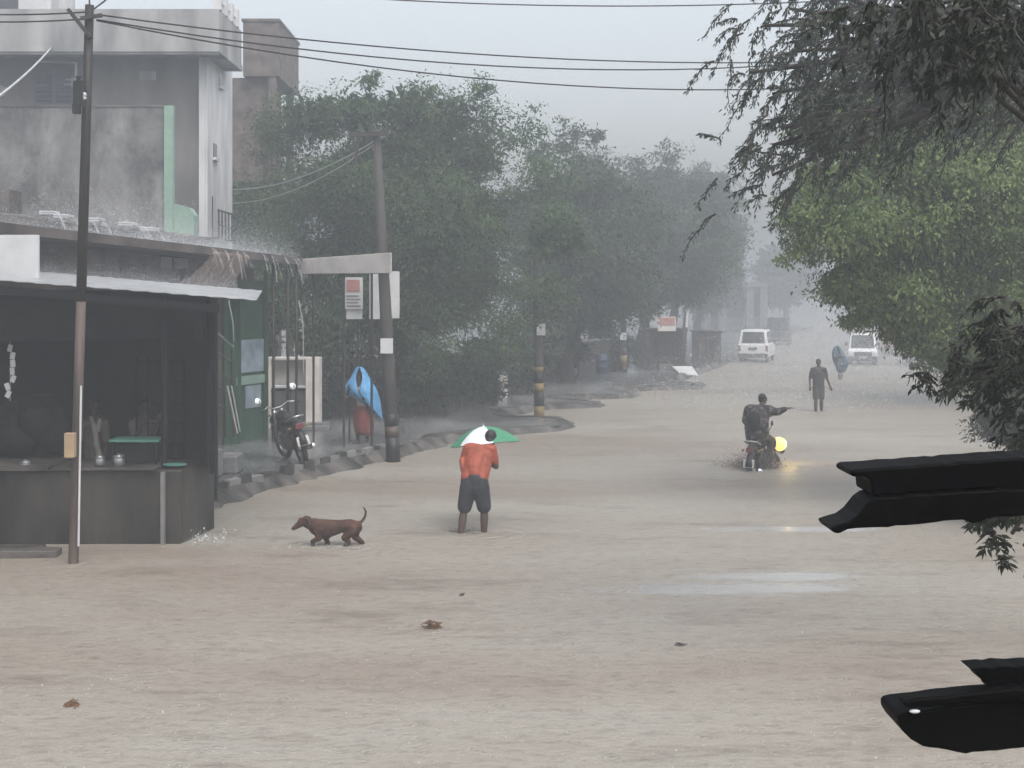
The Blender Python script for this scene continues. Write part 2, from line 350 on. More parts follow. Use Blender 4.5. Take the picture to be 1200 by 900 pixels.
def water_mat():
    m = bpy.data.materials.new('muddy_flood_water'); m.use_nodes = True
    N = m.node_tree.nodes; L = m.node_tree.links; b = N['Principled BSDF']
    tc = N.new('ShaderNodeTexCoord')
    def noise(sc, st, det=6, rough=.6):
        mp = N.new('ShaderNodeMapping'); mp.inputs['Scale'].default_value = st; L.new(tc.outputs['Object'], mp.inputs[0])
        n = N.new('ShaderNodeTexNoise'); n.inputs['Scale'].default_value = sc; n.inputs['Detail'].default_value = det; n.inputs['Roughness'].default_value = rough
        L.new(mp.outputs[0], n.inputs[0]); return n.outputs[0]
    def ramp(src, stops):
        r = N.new('ShaderNodeValToRGB'); e = r.color_ramp.elements
        while len(e) < len(stops): e.new(.5)
        for q,(p,c) in zip(e, stops): q.position = p; q.color = (*c,1)
        L.new(src, r.inputs[0]); return r.outputs[0]
    big = noise(.16, (.35,1,1), 7, .62); fine = noise(1.1, (.35,1,1), 8, .7); speckle = noise(9, (.5,1,1), 4, .7)
    c1 = ramp(big, [(.36,(.184,.150,.124)),(.48,(.220,.197,.166)),(.60,(.248,.233,.203))])
    c2 = ramp(fine, [(.33,(.62,.57,.54)),(.46,(1,1,1)),(.62,(1.0,1.0,1.0)),(.75,(1.12,1.13,1.15))])
    mx = N.new('ShaderNodeMixRGB'); mx.blend_type = 'MULTIPLY'; mx.inputs[0].default_value = .8; L.new(c1, mx.inputs[1]); L.new(c2, mx.inputs[2])
    c3 = ramp(speckle, [(.28,(.58,.56,.55)),(.5,(1,1,1)),(.9,(1.0,1.0,1.0))])
    m2 = N.new('ShaderNodeMixRGB'); m2.blend_type = 'MULTIPLY'; m2.inputs[0].default_value = .85; L.new(mx.outputs[0], m2.inputs[1]); L.new(c3, m2.inputs[2])
    c4 = ramp(noise(30, (.55,1,1), 3, .7), [(.30,(.62,.60,.58)),(.45,(1,1,1)),(.62,(1,1,1)),(.74,(1.18,1.18,1.19))])
    m3 = N.new('ShaderNodeMixRGB'); m3.blend_type = 'MULTIPLY'; m3.inputs[0].default_value = .75; L.new(m2.outputs[0], m3.inputs[1]); L.new(c4, m3.inputs[2])
    base_col = m3.outputs[0]  # speckled colour: silt and foam, with ripple shading painted in
    # smooth stretches of water; sky sheen also painted into the base colour
    def math_(op, a, c=None, cl=False):
        q = N.new('ShaderNodeMath'); q.operation = op; q.use_clamp = cl
        for i, v in enumerate((a, c)):
            if v is None: continue
            if isinstance(v, (int, float)): q.inputs[i].default_value = v
            else: L.new(v, q.inputs[i])
        return q.outputs[0]
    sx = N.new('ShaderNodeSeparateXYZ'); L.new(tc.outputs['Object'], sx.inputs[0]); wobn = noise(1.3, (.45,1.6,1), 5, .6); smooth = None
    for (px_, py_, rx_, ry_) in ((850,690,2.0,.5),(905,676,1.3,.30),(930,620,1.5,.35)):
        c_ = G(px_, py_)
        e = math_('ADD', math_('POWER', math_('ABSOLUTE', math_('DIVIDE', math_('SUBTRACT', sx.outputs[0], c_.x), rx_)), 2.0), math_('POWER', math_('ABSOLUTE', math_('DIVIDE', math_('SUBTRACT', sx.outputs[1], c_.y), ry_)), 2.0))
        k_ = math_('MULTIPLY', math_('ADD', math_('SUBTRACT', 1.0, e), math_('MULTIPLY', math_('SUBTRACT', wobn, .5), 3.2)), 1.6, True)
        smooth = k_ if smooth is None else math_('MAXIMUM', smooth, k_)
    m5 = N.new('ShaderNodeMixRGB'); L.new(math_('MULTIPLY', smooth, .45), m5.inputs[0]); L.new(base_col, m5.inputs[1]); m5.inputs[2].default_value = (.285,.288,.29,1); L.new(m5.outputs[0], b.inputs['Base Color'])  # paler colour mixed in where the water mirrors the sky
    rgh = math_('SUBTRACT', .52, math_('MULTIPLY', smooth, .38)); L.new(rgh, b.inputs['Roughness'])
    b.inputs['Specular IOR Level'].default_value = .5
    h1 = noise(2.2, (.5,1,1), 6, .65); h2 = noise(16, (.6,1,1), 4, .7)
    ad = N.new('ShaderNodeMath'); ad.operation = 'MULTIPLY_ADD'; L.new(h2, ad.inputs[0]); ad.inputs[1].default_value = .45; L.new(h1, ad.inputs[2])
    bp = N.new('ShaderNodeBump'); bp.inputs['Distance'].default_value = .07
    L.new(math_('SUBTRACT', .55, math_('MULTIPLY', smooth, .48)), bp.inputs['Strength'])
    # rings where drops land, and rings round what stands in the water
    hgt = ad.outputs[0]
    for sc_, amp in ((3.1,.30),(5.3,.24)):
        vo = N.new('ShaderNodeTexVoronoi'); vo.inputs['Scale'].default_value = sc_; L.new(tc.outputs['Object'], vo.inputs['Vector'])
        dist = vo.outputs['Distance']
        hgt = math_('ADD', hgt, math_('MULTIPLY', math_('MULTIPLY', math_('SINE', math_('MULTIPLY', dist, 34.0)), math_('POWER', 2.718, math_('MULTIPLY', dist, -6.0))), amp))
    for (px_, py_, am, kk) in ((540,625,.5,26.),(567,626,.5,26.),(372,641,.45,30.),(410,641,.45,30.),(885,548,.9,15.),(956,483,.6,18.),(963,483,.6,18.),(87,660,.3,30.),(507,735,.25,34.)):
        c_ = G(px_, py_)
        dx_ = math_('SUBTRACT', sx.outputs[0], c_.x); dy_ = math_('SUBTRACT', sx.outputs[1], c_.y)
        r_ = math_('SQRT', math_('ADD', math_('MULTIPLY', dx_, dx_), math_('MULTIPLY', dy_, dy_)))
        hgt = math_('ADD', hgt, math_('MULTIPLY', math_('MULTIPLY', math_('SINE', math_('MULTIPLY', r_, kk)), math_('POWER', 2.718, math_('MULTIPLY', r_, -kk/13))), am))
    L.new(hgt, bp.inputs['Height']); L.new(bp.outputs[0], b.inputs['Normal'])
    return m
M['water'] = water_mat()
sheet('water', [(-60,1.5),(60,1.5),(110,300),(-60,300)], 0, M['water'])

# pavement with its broken, finger-like edge; a mud skirt falls from it into the water
edge = [G(-60,600,.2), G(245,580,.2), G(300,563,.2), G(352,549,.2), G(418,534,.2), G(470,522,.2), G(520,511,.2), G(575,503,.18), G(655,499,.12), G(668,493,.1),
        G(650,488,.12), G(598,487,.18), G(585,480,.2), G(640,473,.18), G(700,474,.1), G(702,470,.1), G(650,466,.2), G(690,462,.18), G(740,463,.1), G(742,460,.1),
        G(715,455,.2), G(760,452,.18), G(818,453,.1), G(822,449,.1), G(790,444,.2), G(800,438,.2), G(822,432,.2), G(842,424,.2), G(862,414,.2), G(890,402,.2), G(915,392,.2)]
back = [Vector((40,180,.2)), Vector((-60,180,.2)), Vector((-60,22,.2))]
poly = [Vector((p.x+random.gauss(0,.03), p.y+random.gauss(0,.05), p.z)) for p in edge]+back
def flat_poly(mb, poly):
    mb.add(poly, [tuple(range(len(poly)))])
pm = MB(); flat_poly(pm, poly)
pv = pm.build('pavement', M['pave'], origin=(0,0,0)); tag(pv, kind='structure')
bm = bmesh.new(); bm.from_mesh(pv.data); bmesh.ops.triangulate(bm, faces=bm.faces); bm.to_mesh(pv.data); bm.free()
sk = MB(); n_e = 0; fine = []
for a, b in zip(poly[:len(edge)], poly[1:len(edge)]):
    k = max(2, int((b-a).length/.35))
    fine += [a.lerp(b, i/k) for i in range(k)]
fine.append(poly[len(edge)-1])
inn, mid, outp = [], [], []
for i, p in enumerate(fine):
    t = fine[min(i+1, len(fine)-1)]-fine[max(i-1, 0)]; nrm = Vector((t.y, -t.x, 0)).normalized()
    w = random.uniform(.22, .5)
    inn.append(p-nrm*random.uniform(.15,.5)+Vector((0,0,.012+.02*random.random()))); mid.append(p+nrm*.05+Vector((0,0,.01+random.gauss(0,.03)))); outp.append(Vector((p.x+nrm.x*w, p.y+nrm.y*w, -.08)))
n = len(fine)
sk.add(inn+mid+outp, [(i, i+1, n+i+1, n+i) for i in range(n-1)]+[(n+i, n+i+1, 2*n+i+1, 2*n+i) for i in range(n-1)])
tag(sk.build('mud_bank', M['mud'], origin=(0,0,0)), kind='structure')
# kerb stones
def kerb_mat():
    m = mat('black_and_white_kerb', (.03,.03,.03), .6, .2, 3); nt = m.node_tree; N = nt.nodes; L = nt.links; b = N['Principled BSDF']
    tc = N.new('ShaderNodeAttribute'); tc.attribute_name = 'stripe'
    src = b.inputs['Base Color'].links[0].from_socket
    mx = N.new('ShaderNodeMixRGB'); L.new(tc.outputs['Fac'], mx.inputs[0]); L.new(src, mx.inputs[1]); mx.inputs[2].default_value = (.19,.19,.185,1)
    L.new(mx.outputs[0], b.inputs['Base Color']); return m
kb = MB(); stripes = []
ka, kz = G(250,575,.2), G(455,524,.2); kl = (kz-ka).length; kd = (kz-ka).normalized(); kn = int(kl/.42)
for i in range(kn):
    if random.random() < .12: continue
    p = ka+kd*(i+.5)*.42
    kb.box((p.x+random.gauss(0,.03), p.y, .20+random.gauss(0,.02)), (.13,.39,.26), (random.gauss(0,.05),random.gauss(0,.06),-math.atan2(kd.x,kd.y)+random.gauss(0,.05)))
    stripes += [float(i%2)*random.uniform(.5,1)]*6
ko = kb.build('kerb', kerb_mat(), bevel=0, origin=(0,0,0)); tag(ko, kind='structure')
at = ko.data.attributes.new('stripe', 'FLOAT', 'FACE'); at.data.foreach_set('value', stripes)

# ================================================================== LEFT SIDE BUILDINGS
# --- tall house
t = thing('tall_house', 'tall grey house with pale roof parapet and narrow white road front', 'house', P(150,350,42)*1)
t.location.z = 0
x0, x1, y0, y1 = -24, -9.40, 42, 45.7
MB().box2((x0,y0,0), (x1-.02,y1-.05,11.35)).build('wall', M['sidewall'], t)
MB().box2((x1-.02,y0-.03,0), (x1+.04,y1,11.3)).build('road_front', M['white_facade'], t)
MB().box2((x1-.22,y0-.05,0), (x1-.023,y0-.003,11.25)).build('corner_strip', M['white_facade'], t)
mb = MB().box2((x0,41,11.12), (-8.8,44.6,11.3)).box2((x0,41,11.3), (-8.8,41.15,12.4)).box2((-8.95,41.16,11.3), (-8.8,44.4,12.4))
mb.box2((x0,41.05,11.05),(-8.85,41.2,11.118))
par = mb.build('parapet', M['parapet'], t)
for i in range(4):
    MB().box2((-8.98,41.1+i*.85,12.4), (-8.76,41.32+i*.85,12.95+(.3 if i == 0 else 0))).build('column_stub', M['white_facade'], t)
MB().tube([(-8.86,41.2,12.7),(-8.86,43.7,12.7)], .025, 6).build('roof_railing', M['sign_white'], t)
def arched(cx, w, z0, z1, y, dep, n=8):
    pts = [(cx-w/2, y, z0), (cx+w/2, y, z0)]
    for i in range(n+1):
        a = PI*i/n; pts.append((cx+math.cos(a)*w/2, y, z1+.22*w*math.sin(a)))
    return pts
wc = P(64,100,42); w = MB().prism(arched(wc.x,1.2,9.68,10.72,41.985,0), (0,.1,0)).build('window', M['shutter'], t)
for s in (-.31,.29):
    mb = MB(); 
    for k in range(7): mb.box((wc.x+s, 41.96, 9.78+k*.145), (.46,.03,.10), (.5,0,0))
    mb.build('shutter_leaf', M['shutter'], w)
MB().tube([(wc.x+.68,41.94,9.55),(wc.x+.68,41.94,10.95)], .04, 6).tube([(wc.x+.68,41.94,10.95),(wc.x-.55,41.93,10.98)], .03, 6).build('drain_pipe', M['white_facade'], t)
for (yy, zz, hh, ww) in ((42.75,8.35,.45,.5),(43.6,11.0-.3,.4,.4)):
    f = MB().box2((x1+.03,yy,zz-hh/2), (x1+.06,yy+ww,zz+hh/2)).build('window', M['glass'], t)
    MB().box2((x1+.045,yy-.06,zz-hh/2-.08), (x1+.14,yy+ww+.06,zz-hh/2-.002)).build('sill', M['white_facade'], f)
mb = MB()
for k in range(5): mb.tube([(x1+.25,42.6+k*.5,5.55),(x1+.25,42.6+k*.5,6.5)], .03, 6)
mb.tube([(x1+.25,42.5,6.45),(x1+.25,44.8,6.45)], .03, 6).tube([(x1+.25,42.5,6.0),(x1+.25,44.8,6.0)], .02, 6).tube([(x1+.05,42.6,6.9),(x1+.05,42.6,3.5)], .025, 6)
for yy in (42.6,44.6): mb.tube([(x1,yy,5.6),(x1+.25,yy,5.6)], .03, 6)
mb.build('balcony_rail', M['iron'], t)
tt = MB().box2((-19,42.6,12.0),(-14.4,45,13.6)).build('roof_room', M['white_facade'], t)
MB().box2((-16.6,42.54,12.65),(-15.4,42.61,13.5)).build('window', M['glass'], tt)
for k in range(3): MB().box((-11.2-k*2.3, 41.98, 10.55-.2*k), (.5,.02,.28), (0,.2*k,0)).build('peeled_patch', M['parapet'], t)

# --- stained lower house
t = thing('stained_house', 'lower house with blotchy grey plaster wall and mint green edge', 'house', (-12,36,0))
MB().box2((-22,36,0),(-9.15,36.35,8.76)).build('wall', M['stained'], t)
MB().box2((-22,35.97,8.762),(-9.16,36.33,8.80)).build('coping', M['sidewall'], t)
MB().box2((-9.148,35.9,0),(-8.92,36.1,8.78)).build('corner_pilaster', M['green_paint'], t)
MB().prism([(-8.92,35.95,0),(-8.37,35.95,0),(-8.37,35.95,5.9),(-8.5,35.95,6.1),(-8.92,35.95,6.22)], (0,.5,0)).build('garden_wall', M['green_paint'], t)
MB().box2((-16,35.0,5.5),(-12.9,35.9,6.5)).build('roof_tank', M['shop_dark'], t)
# roof slab of lean-to with spouts
sp = thing('lean_to_roof', 'low grey roof ledge with small white spouts pouring arcs of water', 'roof', (-11,34.5,0))
a, b = P(-40,246,34), P(232,279,34)
MB().hexa([(a.x,33.6,a.z-.55),(b.x,33.6,b.z-.35),(b.x,35.85,b.z-.35),(a.x,35.85,a.z-.55)], [(a.x,33.6,a.z),(b.x,33.6,b.z),(b.x,35.85,b.z+.1),(a.x,35.85,a.z+.1)]).build('ledge', M['shop_dark'], sp)
for (px, py) in ((58,249),(75,253),(112,257),(150,262),(176,268)):
    q = P(px,py,33.4); MB().box((q.x,33.4,q.z),(.34,.5,.055)).box((q.x,33.2,q.z-.03),(.34,.1,.05)).build('spout', M['umb_white'], sp)
mb = MB()
for (px, py) in ((64,250),(83,254),(104,257),(119,259),(160,263),(165,264),(182,269)):
    q = P(px,py,33.1); pts = [q+Vector((.05+.32*s, -.1, -.03-.62*s*s)) for s in np.linspace(0,1.15,7)]
    mb.tube(pts, [.022,.026,.022,.028,.03,.034,.04], 6)
tag(mb.build('roof_runoff', M['water_jet'], origin=(0,0,0)), 'thin curved jets of rain water below the white spouts', 'water', kind='stuff')

# --- brick tower
t = thing('brick_tower', 'brown brick tower block with overhanging top on two pillars', 'tower', (-9.2,50,0))
MB().box2((-9.85,50,11.85),(-8.55,54.7,13.85)).box2((-9.9,49.95,13.85),(-8.5,54.75,13.95)).build('top_room', M['brick'], t)
for (xa,xb) in ((-8.86,-8.62),): pass
MB().box2((-12,50.4,0),(-8.95,53,11.85)).build('wall', M['brick'], t)
for (ya) in (50.05, 53.9):
    MB().box2((-8.93,ya,0),(-8.66,ya+.3,11.85)).build('pillar', M['brick'], t)

# --- shop row under a long roof slab, along the pavement
E0, E1 = Vector((-9.6,19.3,0)), Vector((-5.2,34,0)); ed = (E1-E0).normalized(); en = Vector((-ed.y, ed.x, 0))   # en points away from the road
def zt(t): return 5.07+(4.72-5.07)*t
t = thing('shop_row', 'dark shop row under a long wet roof slab behind the tea stall', 'shop', (E0+E1)/2)
def slabpt(u, v, dz): q = E0.lerp(E1, u)+en*v; return Vector((q.x,q.y,zt(u)+dz))
MB().hexa([slabpt(0,-.02,-.18),slabpt(1,-.02,-.18),slabpt(1,-.003,-.18),slabpt(0,-.003,-.18)],[slabpt(0,-.02,-.01),slabpt(1,-.02,-.01),slabpt(1,-.003,-.01),slabpt(0,-.003,-.01)]).build('fascia', M['shop_dark'], t)
MB().hexa([slabpt(0,0,-.16),slabpt(1,0,-.16),slabpt(1,3.2,-.16),slabpt(0,3.2,-.16)], [slabpt(0,0,0),slabpt(1,0,0),slabpt(1,3.2,.05),slabpt(0,3.2,.05)]).build('roof', M['slab'], t)
def facept(u, z, v=1.25): q = E0.lerp(E1, u)+en*v; return Vector((q.x,q.y,z))
mb = MB().hexa([facept(0,0),facept(.985,0),facept(.985,0,3.1),facept(0,0,3.1)], [Vector((*facept(0,0).xy,zt(0)-.165)),Vector((*facept(.985,0).xy,zt(1)-.165)),Vector((*facept(.985,0,3.1).xy,zt(1)-.165)),Vector((*facept(0,0,3.1).xy,zt(0)-.165))])
mb.build('wall', M['shop_dark'], t)
def facepanel(name, u0, u1, z0, z1, m, v=1.2, th=.06, parent=None):
    a,b = facept(u0,0,v), facept(u1,0,v); k = en*th
    q0 = [Vector((a.x,a.y,z0)),Vector((b.x,b.y,z0)),Vector((b.x,b.y,z1)),Vector((a.x,a.y,z1))]
    return MB().hexa(q0,[p+k for p in q0]).build(name, m, parent or t)
# lit openings, dull posters
def u_at(px, v=1.2):
    best = min((abs(600+F*(facept(u,0,v).x)/facept(u,0,v).y-px), u) for u in np.linspace(-.1,1.1,600)); return best[1]
def z_at(px, py, v=1.2): q = facept(u_at(px,v),0,v); return CAMH+(HY-py)/F*q.y
for (xa,xb,ya,yb) in ((190,201,301,314),(205,219,302,314)):
    facepanel('window', u_at(xa), u_at(xb), z_at(xa,yb), z_at(xa,ya), M['sign_white'], 1.18, .05)
facepanel('poster', u_at(142), u_at(172), z_at(150,345), z_at(150,298), M['concrete_dark'], 1.19, .04)
g = facepanel('door', u_at(262), u_at(311), .2, z_at(290,330), M['green_door'], 1.17, .06)
facepanel('window', u_at(277), u_at(306), z_at(290,436), z_at(290,398), M['blue_glass'], 1.13, .03, g)
facepanel('window', u_at(285), u_at(303), z_at(290,478), z_at(290,452), M['blue_glass'], 1.13, .03, g)
facepanel('rail', u_at(274), u_at(308), z_at(290,450), z_at(290,440), M['green_paint'], 1.12, .03, g)
for k, px in enumerate((270,276,308)):
    a = facept(u_at(px),.2,1.11); MB().box2((a.x-.05,a.y-.05,.2),(a.x+.05,a.y+.05,zt(1)-.3)).build('jamb', M['green_door'], g)
facepanel('shutter', u_at(-60), u_at(120), .3, 3.2, M['iron'], 1.19, .05)

# awning posts under the far end of slab
for i, (px, lab) in enumerate(((320,'thin rusty awning post beside the green shop door'),(337,'middle thin awning post behind the parked motorcycle'),(347,'thin awning post in front of the cream cabinet, nearer the blue-caped woman'))):
    q = P(px,350,33.3+.25*i); 
    tag(MB().tube([(q.x,q.y,.2),(q.x+.01,q.y,2.4),(q.x,q.y,zt(1)-.17)], .035, 8).build('awning_post', M['iron'], None, smooth=True), lab, 'post', 'thin posts under the shop roof')
# white sign beam
t = thing('sign_beam', 'grubby white sign beam bridging from shop roof to concrete pole', 'sign', P(405,310,33.6))
a, b = P(352,313,34.0), P(458,308,30.5)
MB().hexa([a+Vector((0,0,-.17)),b+Vector((0,0,-.23)),b+Vector((0,.25,-.23)),a+Vector((0,.25,-.17))],[a+Vector((0,0,.2)),b+Vector((0,0,.23)),b+Vector((0,.25,.23)),a+Vector((0,.25,.2))]).build('board', M['sign_cream'], t, bevel=.01)
mb = MB()
for s in (.15,.5,.8): 
    q = a.lerp(b,s)+Vector((0,.13,0)); mb.tube([q+Vector((0,0,-.2)), Vector((q.x,q.y,.1))], .03, 8)
mb.build('post', M['iron'], t)
for (px0,px1,y0_,y1_) in ((433,446,321,374),(456,468,318,373)):
    q0, q1 = P(px0,y1_,32.4), P(px1,y0_,32.4); MB().box2((q0.x,32.4,q0.z),(q1.x,32.46,q1.z)).build('side_board', M['sign_white'], t)
t = thing('poster_board', 'hanging white poster board with faded red top under sign beam', 'sign', P(414,345,33.0))
q0,q1 = P(403,362,33.0), P(425,325,33.0)
MB().box2((q0.x,33.0,q0.z),(q1.x,33.05,q1.z)).build('board', M['sign_white'], t)
MB().box2((q0.x+.07,32.985,q0.z+.42),(q1.x-.07,32.999,q1.z-.06)).build('picture', M['poster_red'], t)
mb = MB()
for k in range(4): mb.box2((q0.x+.06,32.985,q0.z+.06+k*.08),(q1.x-.06-.05*(k%2),32.998,q0.z+.09+k*.08))
mb.build('printed_rows', M['slab'], t)
q2 = P(414,374,33.0); MB().box2((q0.x+.05,33.06,q2.z),(q1.x-.02,33.09,q0.z)).build('lower_panel', M['sign_white'], t)
mb = MB()
for px in (409,419): a = P(px,374,33.02); mb.tube([(a.x,33.11,q1.z+.3),(a.x,33.11,.15)], .025, 6)
mb.build('post', M['iron'], t)

# cream cabinet
t = thing('cream_cabinet', 'cream open cabinet with shelf behind the parked motorcycle', 'cabinet', G(344,500,.2))
b0, b1 = P(312,505,37), P(374,419,37); zb = .2
mb = MB().box2((b0.x,37.5,zb),(b1.x,37.55,b1.z)).box2((b0.x,37,b1.z-.06),(b1.x,37.5,b1.z)).box2((b0.x,37,zb),(b0.x+.12,37.5,b1.z-.06))
mb.build('carcass', M['sign_cream'], t)
MB().box2((b1.x-.36,36.98,zb),(b1.x,37.5,b1.z-.062)).build('side_panel', M['sign_cream'], t)
MB().box2((b0.x+.12,37.02,1.28),(b1.x-.36,37.5,1.34)).build('shelf', M['sign_white'], t)
MB().box2((b0.x+.122,37.1,zb),(b1.x-.37,37.48,1.2)).build('drawer', M['plastic_grey'], t)
t = MB().box2((-6.0,36.7,.2),(-4.95,37.1,.36)).box2((-5.6,36.4,.2),(-4.9,36.69,.29)).build('concrete_step', M['slab']); tag(t, 'low pale concrete step in front of the cream cabinet', 'step')
# metal racks near green door
t = thing('metal_rack', 'leaning metal rack with bright rails between tea stall and green door', 'rack', G(258,505,.2))
def rk(px,py,Y=27): return P(px,py,Y)
mb = MB()
for (a,b) in (((252,388),(262,396)),((264,398),(273,406))): mb.box((rk((a[0]+b[0])/2,(a[1]+b[1])/2)),(.24,.03,.035),(0,R(38),0))
mb.build('rail', M['steel'], t)
mb = MB()
for px in (250,262,272): mb.tube([rk(px,392+(px-250)*.8), rk(px+2,512)], .022, 6)
for k in range(4): mb.tube([rk(250,410+k*20), rk(273,425+k*20)], .015, 6)
mb.build('frame', M['iron'], t)
MB().tube([rk(266,452,26.6), rk(278,508,26.6)], .03, 8).tube([rk(271,452,26.6), rk(281,506,26.6)], .02, 8).build('leaning_pipe', M['steel'], t)
t = MB().box2((-6.9,26.4,.2),(-5.75,27.2,.72)).box2((-6.8,27.25,.2),(-5.5,28.0,.55)).build('cement_block_pile', M['slab'], bevel=.03); tag(t, 'low grey cement platform beside the tea stall counter', 'platform')

# --- tea stall
t = thing('tea_stall', 'dark open tea stall with sooty counter wall and tin roof', 'stall', (-7.5,21.5,0))
cx1 = -4.99
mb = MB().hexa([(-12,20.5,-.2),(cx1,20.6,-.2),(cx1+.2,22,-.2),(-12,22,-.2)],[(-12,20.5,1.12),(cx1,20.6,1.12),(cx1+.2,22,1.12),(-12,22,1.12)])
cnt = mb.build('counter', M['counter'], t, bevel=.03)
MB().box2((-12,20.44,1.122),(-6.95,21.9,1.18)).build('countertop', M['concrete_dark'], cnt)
MB().box2((-6.94,20.5,1.122),(-5.35,21.6,1.15)).build('countertop', M['concrete_dark'], cnt)
MB().box2((-5.28,20.5,-.15),(-5.22,20.58,1.09)).build('corner_strip', M['slab'], cnt)
# roof: corrugated tin sloping to the road and right
def corr(x0,x1,y0,y1,z00,z10,dzy,m,name,parent,n=90,xb=None):
    mb = MB(); vs=[]; th=.012
    for j,y in enumerate((y0,y1)):
        for i in range(n+1):
            s=i/n; vs.append((x0+((xb if j and xb is not None else x1)-x0)*s, y, z00+(z10-z00)*s+dzy*j+.006*math.sin(i*PI/1.5)))
    top = [Vector(v)+Vector((0,0,th)) for v in vs]
    f=[(i,i+1,n+2+i,n+1+i) for i in range(n)]
    o=2*(n+1); f2=[tuple(o+k for k in reversed(q)) for q in f]
    side=[(i,i+1,o+i+1,o+i) for i in range(n)]+[(n+1+i,n+2+i,o+n+2+i,o+n+1+i) for i in range(n)]
    mb.add(vs+top, f+f2+side); return mb.build(name, m, parent)
corr(-12.2, P(302,352,20.0).x, 19.9, 24.6, 4.33, 3.675, .16, M['sheet'], 'roof', t, xb=-4.5)
MB().hexa([(-12,20.0,4.16),(-4.3,20.0,3.5),(-4.3,20.06,3.5),(-12,20.06,4.16)],[(-12,20.0,4.27),(-4.3,20.0,3.61),(-4.3,20.06,3.61),(-12,20.06,4.27)]).build('eave_beam', M['tarp_black'], t)
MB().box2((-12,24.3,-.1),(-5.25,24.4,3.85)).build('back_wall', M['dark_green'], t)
mb = MB(); nn=26
for i in range(nn):     # hanging tarpaulin on the road side
    pass
def tarp(pts_top, z0, amp, m, name):
    mb=MB(); a,b=pts_top; n=40; vs=[]; rows=8
    for r in range(rows+1):
        for i in range(n+1):
            s=i/n; q=Vector(a).lerp(Vector(b),s); zz=q.z+(z0-q.z)*r/rows; wv=amp*math.sin(i*1.1+.4*r)*(.4+.6*r/rows)
            vs.append((q.x+wv, q.y+amp*.4*math.cos(i*.7), zz))
    mb.add(vs,[(r*(n+1)+i,r*(n+1)+i+1,(r+1)*(n+1)+i+1,(r+1)*(n+1)+i) for r in range(rows) for i in range(n)])
    o=mb.build(name,m,t,smooth=True); sm=o.modifiers.new('s','SOLIDIFY'); sm.thickness=.012; bake(o); return o
tarp(((-4.60,21.0,3.62),(-5.32,24.25,3.75)), 1.0, .035, M['tarp_black'], 'side_tarp')
tarp(((-12,20.9,3.95),(-4.75,20.9,3.62)), 3.05, .03, M['tarp_black'], 'front_valance')
for (px,Y,rr) in ((192,20.9,.05),(246,21.1,.06),(-40,20.9,.06)):
    q=P(px,400,Y); MB().tube([(q.x,q.y,1.1),(q.x+.02,q.y,2.4),(q.x,q.y,3.72)], rr, 8).build('post', M['tarp_black'], t)
mb=MB()      # lattice screen
for k in range(5): q=P(160+k*14,450,22.6); mb.tube([(q.x,22.6,1.1),(q.x,22.6,2.75)], .018, 6)
for k in range(5): a=P(160,450,22.6); b=P(216,450,22.6); mb.tube([(a.x,22.6,1.3+k*.34),(b.x,22.6,1.3+k*.34)], .016, 6)
mb.build('lattice', M['tarp_black'], t)
tag(MB().box2((P(0,0,21.8).x-.05,21.8,4.0),(P(45,0,21.8).x,21.86,4.72)).build('white_signboard', M['sign_white']), 'plain pale signboard standing on the tea stall roof', 'sign')
# black sack heap and wares
def blob(name, c, r, m, label, cat, seed=0):
    random.seed(seed); mb=MB()
    for k in range(9): mb.ball((c[0]+random.gauss(0,r[0]*.35),c[1]+random.gauss(0,r[1]*.3),c[2]+random.uniform(-.55,.45)*r[2]),(r[0]*.62,r[1]*.62,r[2]*.5))
    return tag(mb.build(name, m, remesh=.04), label, cat)
c=P(36,512,21.6); blob('black_sack', (c.x,21.7,1.72), (.52,.4,.58), M['tarp_black'], 'large black covered heap on the stall counter behind the pole', 'sack', 3)
def pot(px, py, Y, r, h, label, m=M['steel']):
    q=P(px,py,Y); tt=thing('steel_pot', label, 'pot', (q.x,Y,q.z))
    MB().lathe((0,0,0),[(r*.8,0),(r,.03),(r*1.02,h*.8),(r*.9,h),(r*.98,h+.01),(r*.98,h+.015)],18).build('body', m, tt, local=True, smooth=True)
    MB().lathe((0,0,h+.017),[(r*.95,0),(r*.7,.018),(.025,.025),(.022,.038)],18).build('lid', m, tt, local=True, smooth=True)
    return tt
pot(117,546.5,20.75,.075,.13,'small shining steel pot beside the man in pale scarf')
pot(139,546.5,20.85,.09,.14,'steel pot under the mint tray edge')
pot(30,551,20.8,.10,.11,'dented dull steel pot at the foot of the black heap')
tt=thing('mint_tray_table', 'small table with bright mint tray in front of the stall keeper', 'table', (P(160,540,21.2).x,21.2,1.15))
a,b=P(132,515,21.2),P(190,515,21.2); MB().box2((a.x,21.0,a.z-.02),(b.x,21.5,a.z+.015)).build('tray', M['mint'], tt)
for x in (a.x+.06,b.x-.06):
    for y in (21.05,21.45): MB().tube([(x,y,1.15),(x,y,a.z-.02)], .02, 6).build('leg', M['tarp_black'], tt)
MB().box2((a.x+.1,21.1,1.16),(b.x-.1,21.4,a.z-.08)).build('stove', M['tarp_black'], tt)
q=P(205,543,20.8); tag(MB().lathe((q.x,20.8,1.152),[(.10,0),(.17,.015),(.18,.03),(.165,.03)],18).build('mint_plate', M['mint'], smooth=True), 'mint green plate on the end of the counter', 'plate')
tt=thing('packet_strip', 'strip of pale snack packets hanging inside the stall', 'packets', P(12,440,21.2))
for k in range(7): 
    q=P(12+random.uniform(-4,4),408+k*9,21.2); MB().box((q.x,21.2,q.z),(.07,.02,.11),(0,random.uniform(-.5,.5),0)).build('packet', M['sign_white'], tt)
MB().tube([P(12,360,21.22),P(12,470,21.22)], .006, 5).build('string', M['wire_pale'], tt)
